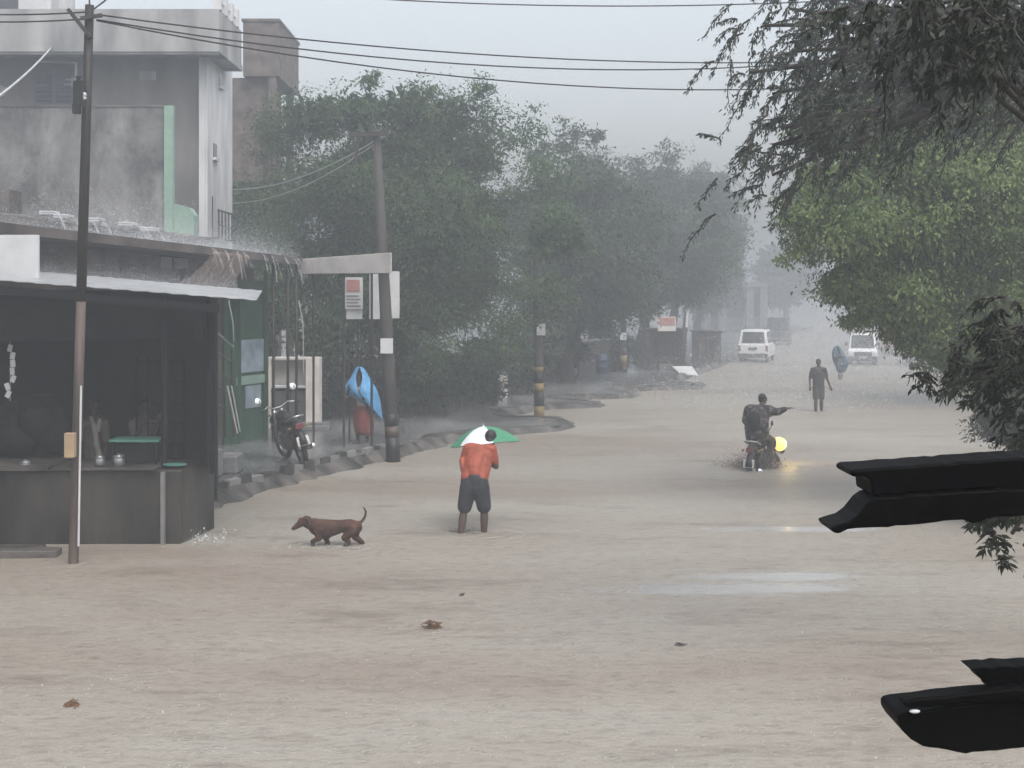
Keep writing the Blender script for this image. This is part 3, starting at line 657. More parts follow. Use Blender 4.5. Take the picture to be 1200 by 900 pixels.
# wet plank at the stall foot
q=G(15,652); tag(MB().box((q.x-.1,q.y,.05),(1.5,.35,.12),(0,.02,.06)).box((q.x-.3,q.y+.3,.05),(1.3,.2,.1),(0,-.02,-.05)).build('wet_plank', M['mud'], bevel=.01), 'dark wet planks lying at the foot of the stall counter', 'planks')

# --- poles and wires
t = thing('wooden_pole', 'thin tall wooden wire pole leaning in front of the tea stall', 'pole', (P(87,660,19.1).x,19.1,0))
b0, tp = P(86,661,19.1), P(105,6,19.1); md = b0.lerp(tp,.47)
MB().tube([b0-Vector((0,0,.3)), b0, b0.lerp(tp,.25), md], [.074,.072,.070,.068], 12).build('lower_shaft', M['pole_brown'], t, smooth=True)
MB().tube([md, b0.lerp(tp,.75), tp], [.071,.068,.062], 12).build('upper_shaft', M['pole_wood'], t, smooth=True)
MB().box(tp+Vector((-.12,-.08,-.27)),(.5,.05,.05),(0,.9,0)).box(tp+Vector((.05,-.08,-.18)),(.3,.05,.05),(0,-.15,0)).tube([tp,tp+Vector((-.01,0,.3))],.012,6).tube([tp+Vector((0,0,-.1)),tp+Vector((.2,0,.05)),tp+Vector((.28,0,.12))],.012,6).build('cross_arm', M['iron'], t)
q=P(97,110,19.0); sw=MB().box(q+Vector((-.03,-.08,.0)),(.13,.1,.32)).box(q+Vector((-.06,-.08,-.22)),(.1,.08,.14)).build('switch_box', M['black'], t)
for k in range(3): MB().lathe(P(92+3*k,97+10*k,18.95),[(.03,0),(.045,.03),(.02,.05),(.045,.07),(.03,.1)],10).build('insulator', M['sign_white'] if k==2 else M['black'], sw, smooth=True)
MB().tube([P(95,452,19.0),P(92,640,19.0)],.015,6).build('pale_streak', M['sign_white'], t)  # narrow pale strip along the right of the lower shaft
q=P(86,521,19.0); tag(MB().box((q.x-.02,18.93,q.z),(.14,.12,.34)).build('tan_box', M['tan'], bevel=.01), 'small tan box fixed to the wooden pole', 'box')

def conc_pole(base, top, r0, r1, label, bands=None, plate=None):
    tt = thing('concrete_pole', label, 'pole', (base.x,base.y,0), 0, 'concrete electric poles along the pavement')
    MB().tube([base-Vector((0,0,.3)), base.lerp(top,.3), base.lerp(top,.65), top], [r0,r0*.93+r1*.07,(r0+r1)/2,r1], 12).build('shaft', M['pole_conc'], tt, smooth=True)
    if bands:
        for k,(z0,z1,m) in enumerate(bands):
            f=lambda z: base.lerp(top, (z-base.z)/(top.z-base.z)); MB().tube([f(z0),f(z1)], [r0+.012-.001*k,r0+.011-.001*k], 14).build('painted_band', m, tt, smooth=True)
    if plate:
        q,w,h=plate; MB().box((q.x,base.y-r0-.03,q.z),(w,.02,h)).build('number_plate', M['sign_white'], tt)
    return tt
pA=conc_pole(G(461,541), P(441,152,31.2), .152, .085, 'leaning concrete pole at the pavement edge beside the blue-caped woman', [(.0,.55,M['black']),(.56,.80,M['pole_brown']),(.81,1.1,M['black'])], (P(454,405,31.0),.28,.34))
q=P(441,158,31.2); MB().box((q.x-.1,31.05,q.z),(1.0,.09,.09),(0,-.05,0)).box((q.x-.42,31.05,q.z-.35),(.06,.06,.7),(0,.15,0)).build('cross_arm', M['iron'], pA)
conc_pole(G(632,492), P(629,300,41.7), .15, .12, 'concrete pole with yellow and black bands at the end of the mud spit', [(.0,.42,M['yellow']),(.43,.85,M['black']),(.86,1.12,M['yellow']),(1.13,1.45,M['black']),(1.46,1.62,M['yellow'])], (P(634,386,41.5),.26,.36))
conc_pole(G(731,441), P(730,330,65), .16, .12, 'distant hazy pole with faded yellow band', [(.1,.5,M['black']),(.51,1.0,M['yellow']),(1.01,1.35,M['black'])], (P(730,394,65),.3,.34))
tp0=P(106,20,19.1)
def wire(name,a,b,sag,r,label,m=M['wire'],mid=None):
    pts=[]
    for i in range(25):
        s=i/24; p=Vector(a).lerp(Vector(b),s); p.z-=sag*4*s*(1-s); pts.append(p)
    return tag(MB().tube(pts,r,5).build(name,m,smooth=True), label,'wire','overhead wires over the street')
FARP=Vector((13.0,27,8.2))
wire('overhead_wire', P(113,17,19.1), P(1130,62,27), .40,.012,'uppermost of three black wires running from wooden pole to the trees')
wire('overhead_wire', P(113,23,19.1), P(1130,50,27.2), .62,.012,'middle of three black wires running from wooden pole to the trees')
wire('overhead_wire', P(113,24,19.1), P(1130,85,27.4), .62,.012,'lowest of three black wires running from wooden pole to the trees')
wire('overhead_wire', P(370,-6,26), P(1130,-10,27), .25,.013,'high black wire crossing the open sky above the street')
wire('overhead_wire', P(101,14,19.1), P(-60,15,18.6), .03,.012,'black wire leaving the wooden pole towards the grey parapet, upper one')
wire('overhead_wire', P(101,22,19.1), P(-60,24,18.6), .03,.012,'black wire leaving the wooden pole towards the grey parapet, lower one')
wire('service_cable', P(60,56,41.0), P(-20,126,27), .1,.03,'pale sagging cable across the dark wall beside the shuttered window', M['wire_pale'])
wire('service_cable', P(457,154,31.0), P(272,222,43.0), .35,.016,'upper pale cable from concrete pole to the white house front', M['wire_pale'])
wire('service_cable', P(456,156,31.0), P(272,238,43.2), .40,.014,'lower pale cable from concrete pole to the white house front', M['wire_pale'])

# roof run-off: brown curtain and jets from the slab edge
mb=MB(); random.seed(21)
for i in range(170):
    s=random.random(); u=u_at(250+42*s,-.05); q=slabpt(u,-.05,-.1); L_=random.uniform(.75,1.0)*1.02
    dx=-random.uniform(.55,.8); pts=[q+Vector((dx*k**1.25+random.gauss(0,.015), -.25*k, -L_*k)) for k in np.linspace(0,1,5)]
    mb.tube(pts,[.008,.012,.015,.018,.022],5,cap=False)
tag(mb.build('water_curtain', M['runoff'], origin=(0,0,0)), 'brown muddy sheet of water pouring off the shop roof edge', 'water', kind='stuff')
mb=MB()
for px in (252,266,281,288,311,322,336,347,352):
    u=min(1,u_at(px-4,-.02)); q=slabpt(u,-.02,-.04); L_=random.uniform(.3,.55)
    for k in range(3):
        a=random.uniform(.15,.3); mb.tube([q+Vector((a*s+random.gauss(0,.006),-.25*s,-L_*s*s)) for s in np.linspace(0,1.1,7)],[.005,.008,.004,.008,.003,.007,.004],5)
for px,y1_ in ((272,400),(354,440)): mb.tube([P(px-4,352,30),P(px+1,378,30),P(px+2,y1_,30)],[.02,.016,.012],5)
tag(mb.build('roof_runoff', M['water_jet'], origin=(0,0,0)), 'clear streams of rain falling from the slab roof edge', 'water', kind='stuff')
# mist of rain bursting on the roofs
def mist(n, fn): 
    return np.array([fn(RNG.random(), RNG.exponential(1.0), RNG.random()) for _ in range(n)])
pz=mist(110000, lambda s,h,d: tuple(slabpt(.2+.8*s**.55, d*2.6, .01+h*.24)))
specks('roof_mist', pz, .0040, M['foam'], 'white mist of rain bursting on the long slab roof')
zx=lambda x: 4.33+(3.675-4.33)*(x+12.2)/(P(302,352,20.0).x+12.2)
pz=mist(36000, lambda s,h,d: (lambda x:(x, 19.9+d*2.5, zx(x)+.015+d*.15+h*.11))(-8.2+s*(4.2-d*.5)))
specks('roof_mist', pz, .0024, M['foam'], 'white mist of rain bursting on the tin stall roof')

# compound wall and far low buildings on the left
t=thing('compound_wall','dark low compound wall under the roadside trees','wall',(-1,47,0))
wpts=[(-7.4,39.5),(-2.5,46),(1.2,56),(5.5,68)]
mb=MB()
for (a,b) in zip(wpts,wpts[1:]):
    mb.hexa([(a[0],a[1],0),(b[0],b[1],0),(b[0]-.25,b[1]+.15,0),(a[0]-.25,a[1]+.15,0)],[(a[0],a[1],1.75),(b[0],b[1],1.7),(b[0]-.25,b[1]+.15,1.7),(a[0]-.25,a[1]+.15,1.75)])
mb.build('panel',M['concrete_dark'],t)
mb=MB()
for (a,b) in zip(wpts,wpts[1:]):
    mb.hexa([(a[0]+.05,a[1]-.04,1.752),(b[0]+.05,b[1]-.04,1.702),(b[0]-.3,b[1]+.19,1.702),(a[0]-.3,a[1]+.19,1.752)],[(a[0]+.05,a[1]-.04,1.83),(b[0]+.05,b[1]-.04,1.78),(b[0]-.3,b[1]+.19,1.78),(a[0]-.3,a[1]+.19,1.83)])
mb.build('coping',M['slab'],t)
q=G(589,466,.2); t=thing('gate_pillar','short pale gate pillar standing on the wet pavement','pillar',(q.x,q.y,.2))
MB().box((0,0,.42),(.34,.34,.84)).build('shaft',M['sign_cream'],t,local=True,bevel=.02); MB().box((0,0,.88),(.40,.40,.08)).build('cap',M['slab'],t,local=True)
q=G(705,438,.2); t=thing('blue_drum','dull blue plastic drum near the distant banded pole','drum',(q.x,q.y,.2)); 
MB().lathe((0,0,0),[(.27,0),(.29,.05),(.29,.28),(.305,.3),(.305,.33),(.29,.35),(.29,.6),(.305,.62),(.305,.65),(.29,.67),(.28,.9),(.25,.92)],18).build('body',M['blue_drum'],t,local=True,smooth=True); MB().lathe((.1,0,.92),[(.04,0),(.04,.03)],10).build('cap',M['black'],t,local=True)
q=G(713,432,.2); tag(MB().ball((q.x,q.y,.55),(.22,.18,.36)).ball((q.x+.02,q.y,.93),(.08,.07,.1)).ball((q.x,q.y,.3),(.24,.2,.14)).build('white_sack',M['sign_white'],remesh=.03),'small white sack standing behind the blue drum','sack')
t=thing('tin_kiosk','dark roadside tin kiosk under a red and white signboard','kiosk',(G(785,428,.2).x,67,0))
a,b=P(762,428,67),P(800,388,67)
MB().box2((a.x,67,.1),(b.x,70,b.z)).build('wall',M['shop_dark'],t); MB().box2((a.x-.3,66.5,b.z),(b.x+.2,70.2,b.z+.1)).build('roof',M['iron'],t)
MB().box2((a.x+.2,66.96,.9),(b.x-.25,66.995,b.z-.35)).build('shutter',M['iron'],t)
MB().box2((P(772,424,66.8).x,66.6,.1),(P(790,424,66.8).x,66.9,.5)).build('counter',M['slab'],t)
t=thing('signboard','faded red and white signboard above the tin kiosk','sign',(P(781,380,66).x,66,0))
a,b=P(771,388,66),P(792,371,66); MB().box2((a.x,66,a.z),(b.x,66.06,b.z)).build('board',M['sign_cream'],t)
MB().box2((a.x+.06,65.985,a.z+.28),(b.x-.06,65.998,b.z-.05)).build('picture',M['poster_red'],t)
mb=MB()
for x in (a.x+.05,b.x-.05): mb.tube([(x,66.09,.1),(x,66.09,b.z)],.04,6)
mb.build('post',M['iron'],t)
t=thing('leaning_pole','short grey post with pale top beside the tin kiosk','post',(G(799,428,.2).x,66.5,0))
a,b=P(799,428,66.3),P(804,366,66.3); MB().tube([Vector((a.x,66.3,0)),a.lerp(b,.5),b],[.17,.14,.1],8).build('shaft',M['pole_conc'],t,smooth=True); MB().tube([a.lerp(b,.72)+Vector((.05,-.13,0)),b+Vector((.03,-.13,0))],[.06,.06],6).build('pale_board',M['sign_white'],t)
q=G(808,439,.1); tag(MB().hexa([(q.x-.5,q.y-.5,.12),(q.x+.35,q.y-.6,.05),(q.x+.2,q.y+.7,.42),(q.x-.75,q.y+.7,.42)],[(q.x-.5,q.y-.5,.17),(q.x+.35,q.y-.6,.10),(q.x+.2,q.y+.7,.47),(q.x-.75,q.y+.7,.47)]).build('white_slab',M['sign_white']),'tilted white slab lying at the pavement edge by the tin kiosk','slab')
t=thing('dark_hut','square dark hut at the road edge left of the white car','hut',(G(832,424,.2).x,75,0))
a,b=P(819,426,75),P(845,390,75); MB().box2((a.x,75,.1),(b.x,78,b.z)).build('wall',M['shop_dark'],t); MB().box2((a.x-.1,74.8,b.z),(b.x+.1,78.1,b.z+.08)).build('roof',M['iron'],t); MB().box2((a.x+.35,74.95,.2),(b.x-.35,74.996,b.z-.3)).build('door',M['iron'],t)
t=thing('pale_building','distant pale building with dark recessed front half lost in rain','building',(24,150,0))
a,b=P(826,400,150),P(896,335,150)
MB().box2((a.x,151,0),(b.x,160,b.z-.15)).build('wall',M['slab'],t)
MB().box2((a.x-.2,149.2,b.z-.15),(b.x+.2,160,b.z+.35)).build('roof',M['slab'],t)
for px in (828,846,878,894): q=P(px,380,150); MB().box2((q.x-.4,149.4,0),(q.x+.4,149.9,b.z-.16)).build('column',M['slab'],t)
for (xa,xb,ya,yb) in ((850,872,342,372),(880,890,345,372),(832,844,345,372)): q0,q1=P(xa,yb,150.9),P(xb,ya,150.9); MB().box2((q0.x,150.9,q0.z),(q1.x,151.1,q1.z)).build('window',M['glass'],t)

# ================================================================== TREES
random.seed(5)
GR='trees lining the left pavement'
bl=blobs_in((-7.9,1.0,38.8,46,1.0,10.2),60,1.0,1.9)+[(1.0,39.6,3.9,1.0,.9,.9),(1.3,40.2,5.6,1.2,1.0,1.0),(1.0,41,7.3,1.1,1.0,1.0),(-.2,39.4,2.7,1.1,.9,.9),(-2.0,39.2,2.2,1.1,.9,.9),(-5.6,40.3,2.6,1.4,1,1.2),(-7.2,41,3.6,1.3,1,1.2),(-3.9,39.6,3.4,1.2,1,1.1),(-7.1,41.5,5.5,1.1,1.1,1.2),(-6.9,42,8.3,1.1,1.1,1.1),(-7.1,42,6.9,1.0,1.1,1.1)]+[(-4.6,41,9.3,1.2,1.2,1.0),(-1.0,42,9.1,1.1,1.0,1.0),(-6.0,41.5,9.2,1.2,1.1,.9),(-3.2,41.5,9.4,1.3,1.2,1.0),(-2.0,42,9.2,1.2,1.1,1.0),(-4.2,41,10.2,.45,.5,.4),(-1.0,41.5,10.0,.5,.5,.5),(-7.0,42,8.9,1.0,1.0,.8),(.3,41.5,8.9,.8,.8,.8),(-7.2,42,9.4,.9,.9,.7),(-2.5,40,6,1.8,1.6,1.8),(-2.6,42,9.9,.7,.8,.45)]
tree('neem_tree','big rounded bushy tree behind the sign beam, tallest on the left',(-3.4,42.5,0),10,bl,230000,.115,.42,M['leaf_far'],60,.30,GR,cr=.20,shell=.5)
bl=blobs_in((-12,-6.4,46.8,49.6,1,9.6),30,1.0,1.6)
tree('neem_tree','bushy tree between the brick tower and the white house front',(-8.5,48.5,0),9,bl,60000,.14,.40,M['leaf_far'],60,.25,GR,cr=.2)
bl=blobs_in((-1.4,7.0,52,62,1.3,10.8),54,1.2,2.1)+[(-.4,49.6,1.6,1.1,.8,1.0),(-.3,50,3.2,1.2,.9,1.1),(-.1,50.2,5.0,1.3,1,1.2),(.9,50.5,2.4,1.1,.8,1.1),(1.0,50.6,6.4,1.2,1,1.1),(2.4,56,10.2,.9,.9,.9),(3.4,57,10.6,.5,.5,.5),(1.3,55,9.6,.8,.8,.7)]
tree('neem_tree','broad hazy tree arching over the banded pole',(2.4,58,0),10.6,bl,140000,.155,.42,M['leaf_mid'],60,.30,GR,cr=.2)
bl=blobs_in((4.0,12.6,69,80,1.8,12.0),42,1.3,2.3)+[(6.5,72,10.9,1.2,1.2,1.0),(8.4,73,11.1,1.1,1.1,1.0)]
tree('neem_tree','paler rain-blurred tree above the tin kiosk',(7.0,75,0),12,bl,60000,.23,.38,M['leaf_mid'],60,.30,GR,cr=.2)
bl=blobs_in((9.0,16.2,86,97,2.6,13.2),32,1.5,2.6)
tree('neem_tree','faint grey tree over the pale building',(10.5,92,0),12,bl,36000,.28,.4,M['leaf_mid'],60,.32,GR,cr=.2)
bl=blobs_in((14,21.5,118,132,2.0,12.2),22,1.5,2.6)
tree('neem_tree','farthest ghostly tree at the misty end of the left row',(17,125,0),12,bl,26000,.36,.4,M['leaf_mid'],60,.34,GR,cr=.2)
# far end of street
for i,(x,y,h,lab) in enumerate(((33,165,11,'ghostly tree closing the misty street end behind the white car'),(38,140,10,'ghostly tree in the mist above the small truck'),(52,135,12,'ghostly tree in the mist partly behind the bright green tree'))):
    bl=blobs_in((x-5,x+5,y-4,y+4,1.8,h),16,1.5,2.6); tree('far_tree',lab,(x,y,0),h,bl,16000,.42,.42,M['leaf_mid'],50,.34,'misty trees at the street end',cr=.2)
# shrubs along the compound wall
for i,(px,Y,h,w,lab) in enumerate(((480,41,2.6,1.3,'dark shrub beside the concrete pole under the big tree'),(535,44.5,2.6,1.6,'dark shrub in front of the low compound wall'),(600,50,2.7,1.6,'dark shrub behind the pale gate pillar'),(655,58,2.6,1.7,'hazy shrub behind the parked scooter'),(395,40,2.8,1.3,'dark shrub behind the poster board'),(700,66,2.8,2.2,'hazy shrub behind the blue drum'))):
    x=P(px,0,Y).x; bl=[(x+random.uniform(-w,w)*.7,Y+random.uniform(-.4,.6),random.uniform(.5,h-.5),.75,.7,.6) for _ in range(9)]
    tree('shrub',lab,(x,Y,.1),h,bl,7000,.13,.4,M['leaf_shrub'],40,.06,'dark shrubs along the compound wall','shrub',crotch=.4,cr=.25,limbs=6)
# right side: bright tree over the road
bl=[]
random.seed(9)
for (px,py,Y,r) in ((955,250,24,.75),(945,290,24,.55),(985,215,24.3,.8),(1010,265,23.5,.9),(1000,330,24,.75),(975,150,25,.8),(1050,180,24.6,1.1),(1080,270,24,1.1),(1060,345,24,.85),(1115,330,24.5,1.0),(1130,220,24,1.2),(1190,260,24,1.2),(1180,150,25,1.2),(1095,140,25.5,.9),(1200,350,24,1.2),(1150,395,24.6,.85),(1075,395,24.4,.5),(1250,200,24,1.3),(1260,330,24,1.3),(1215,120,25,1.1),(1020,130,25.6,.8),(1110,420,25,.5),(1160,440,25,.6),(1035,300,24.5,.8),(960,210,24.5,.5),(1230,430,25,1.0),(1040,365,24.2,.55),(1085,412,24.3,.42),(1128,440,24.5,.5),(1000,372,24.3,.35),(1065,378,24.6,.7),(1110,385,24.2,.8)):
    q=P(px,py,Y); bl.append((q.x,q.y,q.z,r,r*1.1,r*.72))
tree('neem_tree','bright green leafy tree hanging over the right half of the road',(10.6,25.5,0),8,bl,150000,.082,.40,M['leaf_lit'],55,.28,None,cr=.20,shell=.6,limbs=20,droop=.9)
# second right tree further back
bl=blobs_in((12.5,22,42,54,2.6,10.5),30,1.2,2.2)
tree('neem_tree','hazy tree behind the bright green one shading the road',(17,48,0),10,bl,45000,.2,.36,M['leaf_mid'],60,.3,None,cr=.2)
# grey green bush low at the right
bl=[]
for (px,py,Y,r) in ((1190,480,22,.45),(1165,500,22.3,.35),(1215,450,22,.6),(1150,475,22.6,.25),(1240,500,22,.6),(1200,515,21.6,.4)):
    q=P(px,py,Y); bl.append((q.x,q.y,q.z,r,r,r*.8))
tree('shrub','grey green bush below the bright tree at the road edge',(8.6,22,0),2.6,bl,11000,.085,.36,M['leaf_shrub'],45,.06,None,'shrub',crotch=.5,cr=.28,limbs=6)

# feathery drooping branches of a nearer tree
def drooping(name,label,base,twigs,leaf,width,m,limb_pts,trunk_r,per,fall):
    base=Vector(base); t=thing(name,label,'tree',base); mb=MB(); C=[];D=[];T=[]
    for (a,b,r0,r1) in limb_pts: 
        a,b=Vector(a),Vector(b); pts=wob(a,b,6,.05); mb.tube(pts,[r0+(r1-r0)*i/6 for i in range(7)],8)
    for (s,e,sag) in twigs:
        s,e=Vector(s),Vector(e); n=9; pts=[]
        for i in range(n+1):
            u=i/n; p=s.lerp(e,u); p.z-=sag*u*u; p+=Vector((random.gauss(0,.012),random.gauss(0,.012),0)); pts.append(p)
        mb.tube(pts,[.009*(1-.8*i/n)+.0015 for i in range(n+1)],4)
        ti=min(1,max(0,random.gauss(.4,.22)))
        for k in range(per):
            u=random.uniform(.08,1)*n; i=min(int(u),n-1); p=pts[i].lerp(pts[i+1],u-i); tg=(pts[i+1]-pts[i]).normalized()
            side=Vector((random.gauss(0,1),random.gauss(0,1),random.gauss(0,.5)))
            d=tg*.8+side.normalized()*.75+Vector((fall,0,-.55)); C.append(p+side*.012); D.append(d); T.append(ti+random.gauss(0,.1))
    mb.build('trunk',M['bark'],t,smooth=True)
    n=len(C); leaves_obj('crown',m,t,np.array(C),np.array(D),leaf*(.6+.8*RNG.random(n)),width,np.array(T),base)
    return t
random.seed(31)
tw=[];Y0=13.5
B=Vector((6.6,13.5,0)); fk=Vector((6.0,13.6,6.2))
lim=[(B-Vector((0,0,.3)),fk,.22,.16)]
ends=[P(880,-30,13.5),P(930,60,13.2),P(905,110,13.4),P(1000,-20,14),P(1060,40,14.2),P(905,170,13.2),P(1000,60,14),P(1110,0,14.2),P(950,-60,13.8),P(950,110,13.6),P(1080,50,14.6),P(895,30,13.3),P(878,85,13.3),P(905,205,13.1),P(925,10,13.4),P(915,150,13.0),P(918,170,13.4),P(1040,20,14.5),P(985,60,14)]
for e in ends: lim.append((fk,e,.07,.015))
for i in range(1080):
    e=random.choice(ends); u=random.uniform(.25,1.05); s=fk.lerp(e,u)+Vector((max(-.32,min(.6,random.gauss(0,.30))),random.gauss(0,.5),max(-.3,random.gauss(0,.24))))
    dr=Vector((-random.uniform(.05,.36),random.gauss(0,.2),random.uniform(-.34,.16))); tw.append((s,s+dr,random.uniform(.06,.30)))
drooping('weeping_tree','dark feathery tree with drooping wet twigs against the sky',B,tw,.047,.33,M['leaf_dark'],lim,.2,62,-.15)
# shaded branches close to the camera
random.seed(33)
B=Vector((4.2,6.6,0)); fk=Vector((3.6,6.4,3.6))
lim=[(B-Vector((0,0,.3)),fk,.12,.07)]; tw=[]
def spray(c,n,sx,sy,ln,Y,droop=.25):
    c=P(*c,Y); lim.append((fk,c,.03,.008))
    for i in range(n):
        s=c+Vector((random.gauss(0,sx),random.gauss(0,.25),random.gauss(0,sy))); tw.append((s,s+Vector((random.uniform(-ln,ln*.4),random.gauss(0,.12),random.uniform(-ln*.6,ln*.2))),random.uniform(.03,droop)))
spray((1140,10),34,.20,.06,.22,5.6); spray((1195,20),30,.14,.10,.22,5.6); spray((1120,55),10,.06,.05,.16,5.4); spray((1075,0),12,.12,.03,.18,5.7)
spray((1060,-5),10,.12,.03,.15,6.0); spray((1122,78),6,.03,.03,.12,5.4)
spray((1165,395),20,.06,.09,.14,6.8,.12); spray((1200,420),26,.07,.13,.16,6.6,.12); spray((1140,430),8,.04,.05,.1,6.8,.1); spray((1180,455),14,.05,.07,.12,6.6,.1); spray((1112,452),3,.015,.02,.07,6.8,.06); spray((1210,500),8,.02,.06,.1,6.4,.08)
spray((1200,640),10,.012,.09,.06,5.6,.06); spray((1186,625),4,.015,.03,.05,5.6,.05)
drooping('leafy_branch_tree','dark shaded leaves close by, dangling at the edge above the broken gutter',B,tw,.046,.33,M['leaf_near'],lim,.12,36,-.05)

# ================================================================== PEOPLE AND DOG
Z = Vector((0,0,1))
def head(mb, c, face, up=Z, s=1.0):
    c=Vector(c); face=Vector(face).normalized(); rt=face.cross(Vector(up)).normalized(); up=rt.cross(face).normalized()
    m=Matrix((rt,face,up)).transposed()
    at=lambda x,y,z: c+m@Vector((x*s,y*s,z*s))
    mb.ball(at(0,-.012,.025),(.074*s,.092*s,.092*s),16,12,m); mb.ball(at(0,.022,-.045),(.056*s,.066*s,.07*s),14,10,m)
    mb.ball(at(0,.062,-.092),(.026*s,.022*s,.02*s),10,8,m)
    mb.chain([(at(0,.085,.02),.010*s),(at(0,.108,-.022),.014*s)]); mb.ball(at(0,.083,-.062),(.026*s,.011*s,.010*s),10,8,m)
    for q in (-1,1):
        mb.ball(at(q*.077,-.008,-.005),(.010*s,.022*s,.032*s),10,8,m); mb.ball(at(q*.031,.072,.035),(.02*s,.014*s,.009*s),8,6,m)
    return at, m
def hair(root, off, at, m, s=1.0, name='hair', mt='hair', low=-.03):
    mb=MB(); mb.ball(at(0,-.022,.04),(.083*s,.094*s,.092*s),16,12,m); mb.ball(at(0,-.05,low+.01),(.074*s,.06*s,.06*s),14,10,m)
    return mb.build(name, M[mt], root, remesh=.012, smooth_it=2)
def eyes(root, at):
    for q in (-1,1): MB().ball(at(q*.031,.081,.014),.010,8,6).build('eye', M['black'], root)
def hand(mb, w, d, n, side=1, curl=.5, s=1.0):
    w=Vector(w); d=Vector(d).normalized(); n=Vector(n); n=(n-d*n.dot(d)).normalized(); a=d.cross(n)*side
    m=Matrix((a,d,n)).transposed()
    mb.ball(w+d*.05*s,(.040*s,.055*s,.017*s),12,8,m)
    for k,(o,l) in enumerate(((.030,.070),(.010,.080),(-.010,.076),(-.029,.058))):
        p=w+d*.085*s+a*o*s; c1=curl*.7; c2=curl*1.5
        q=p+(d*math.cos(c1)+n*math.sin(c1))*l*.5*s; r=q+(d*math.cos(c2)+n*math.sin(c2))*l*.55*s
        mb.chain([(w+d*.05*s+a*o*.8*s,.010*s),(p,.0105*s),(q,.0095*s),(r,.0075*s)])
    t0=w+d*.025*s+a*.03*s; t1=t0+(d*.6+a*.75+n*.25)*.045*s; t2=t1+(d*.85+a*.25+n*.4)*.034*s
    mb.chain([(w+d*.02*s+a*.012*s,.014*s),(t0,.014*s),(t1,.0115*s),(t2,.009*s)])
def foot(mb, ankle, d, s=1.0):
    a=Vector(ankle); d=Vector((d[0],d[1],0)).normalized()
    mb.chain([(a,.042*s),(a+Vector((0,0,-.055))*s-d*.035*s,.036*s)]); mb.chain([(a+Vector((0,0,-.04))*s,.04*s),(a+d*.10*s+Vector((0,0,-.068))*s,.034*s),(a+d*.17*s+Vector((0,0,-.078))*s,.022*s)])
def person(base, label, j, face, skin='skin', hands=None, toe=(0,-1,0), hs=1.0, eye=True, up=Z):
    """j: world joints: head neck chest pelvis shL shR elL elR wrL wrR hipL hipR knL knR anL anR"""
    mb=MB()
    at,m=head(mb,j['head'],face,up,hs)
    mb.chain([(j['head']+Vector((0,0,-.04)),.055),(j['neck'],.058),(j['chest'],.09)])
    for s in 'LR':
        mb.chain([(j['neck'].lerp(j['sh'+s],.3),.07),(j['sh'+s],.062)]); mb.chain([(j['sh'+s],.062),(j['el'+s],.047),(j['wr'+s],.031)])
        mb.chain([(j['chest'].lerp(j['sh'+s],.45),.10),(j['pelvis'].lerp(j['hip'+s],.5),.105)])
        mb.chain([(j['hip'+s],.095),(j['kn'+s],.064)]); mb.chain([(j['kn'+s],.062),(j['kn'+s].lerp(j['an'+s],.35),.066),(j['an'+s],.044)])
        d,n,sd,cu=(hands or {}).get(s,((j['wr'+s]-j['el'+s]),(0,1,0),1 if s=='L' else -1,.5)); hand(mb,j['wr'+s],d,n,sd,cu)
        foot(mb,j['an'+s],toe)
    mb.chain([(j['chest'],.13),(j['chest'].lerp(j['pelvis'],.5),.125),(j['pelvis'],.135)])
    o=mb.build('person',M[skin],origin=base,remesh=.0075,smooth_it=3); tag(o,label,'person')
    if eye: eyes(o,at)
    return o,at,m
def garment(root,name,m,chains,vox=.014,balls=()):
    mb=MB()
    for c in chains: mb.chain(c)
    for b in balls: mb.ball(*b)
    return mb.build(name,M[m],root,remesh=vox,smooth_it=3)

# --- man bending forward with the umbrella
Yu=21.6; kx=F/Yu
def U(px,z,dy=0): return Vector(((px-600)/kx, Yu+dy, z))
b0=Vector(((556-600)/kx,Yu,0))
j=dict(head=U(575,1.45,.30),neck=U(570,1.36,.22),chest=U(562,1.20,.16),pelvis=U(556,.80,0),
  shL=U(547.5,1.31,.20),shR=U(576.5,1.30,.18),elL=U(541.5,1.09,.22),elR=U(581,1.02,.22),wrL=U(553,1.03,.42),wrR=U(568,1.07,.46),
  hipL=U(549,.76,0),hipR=U(564,.76,0),knL=U(543.5,.34,.02),knR=U(567.5,.34,.05),anL=U(539.5,-.07,-.06),anR=U(567,-.07,.06))
man,at,m=person(b0,'man in wet orange shirt and black shorts bending behind an umbrella',j,(.25,.95,-.25),'skin_dark',
  {'L':((.5,.85,.1),(.3,0,1),1,1.3),'R':((-.5,.85,.15),(-.3,0,1),-1,1.3)},(0,1,0),1.14,True,(.1,.3,1))
hair(man,None,at,m,1.14,low=-.045)
garment(man,'shirt','orange',[[(j['shL'],.080),(j['shL'].lerp(j['elL'],.7),.066)],[(j['shR'],.080),(j['shR'].lerp(j['elR'],.72),.066)],
  [(j['shL'].lerp(j['shR'],.15),.095),(j['shL'].lerp(j['shR'],.85),.095)],[(j['chest']+Vector((-.11,0,0)),.12),(U(548,.86,.0),.115)],[(j['chest']+Vector((.10,0,0)),.12),(U(564,.86,0),.115)],
  [(j['chest'],.15),(U(556,1.02,.06),.16),(U(556,.94,.01),.14)],[(U(543,.98,.05),.05),(U(541,1.13,.12),.05)]])
garment(man,'shorts','navy',[[(U(550,.80),.135),(U(549,.72),.14),(U(544.5,.41,.02),.118)],[(U(562,.80),.135),(U(563.5,.72),.14),(U(567.0,.41,.04),.118)],[(U(549,.82),.13),(U(563,.82),.13)],[(U(556,.86),.15),(U(556,.72),.14)]])
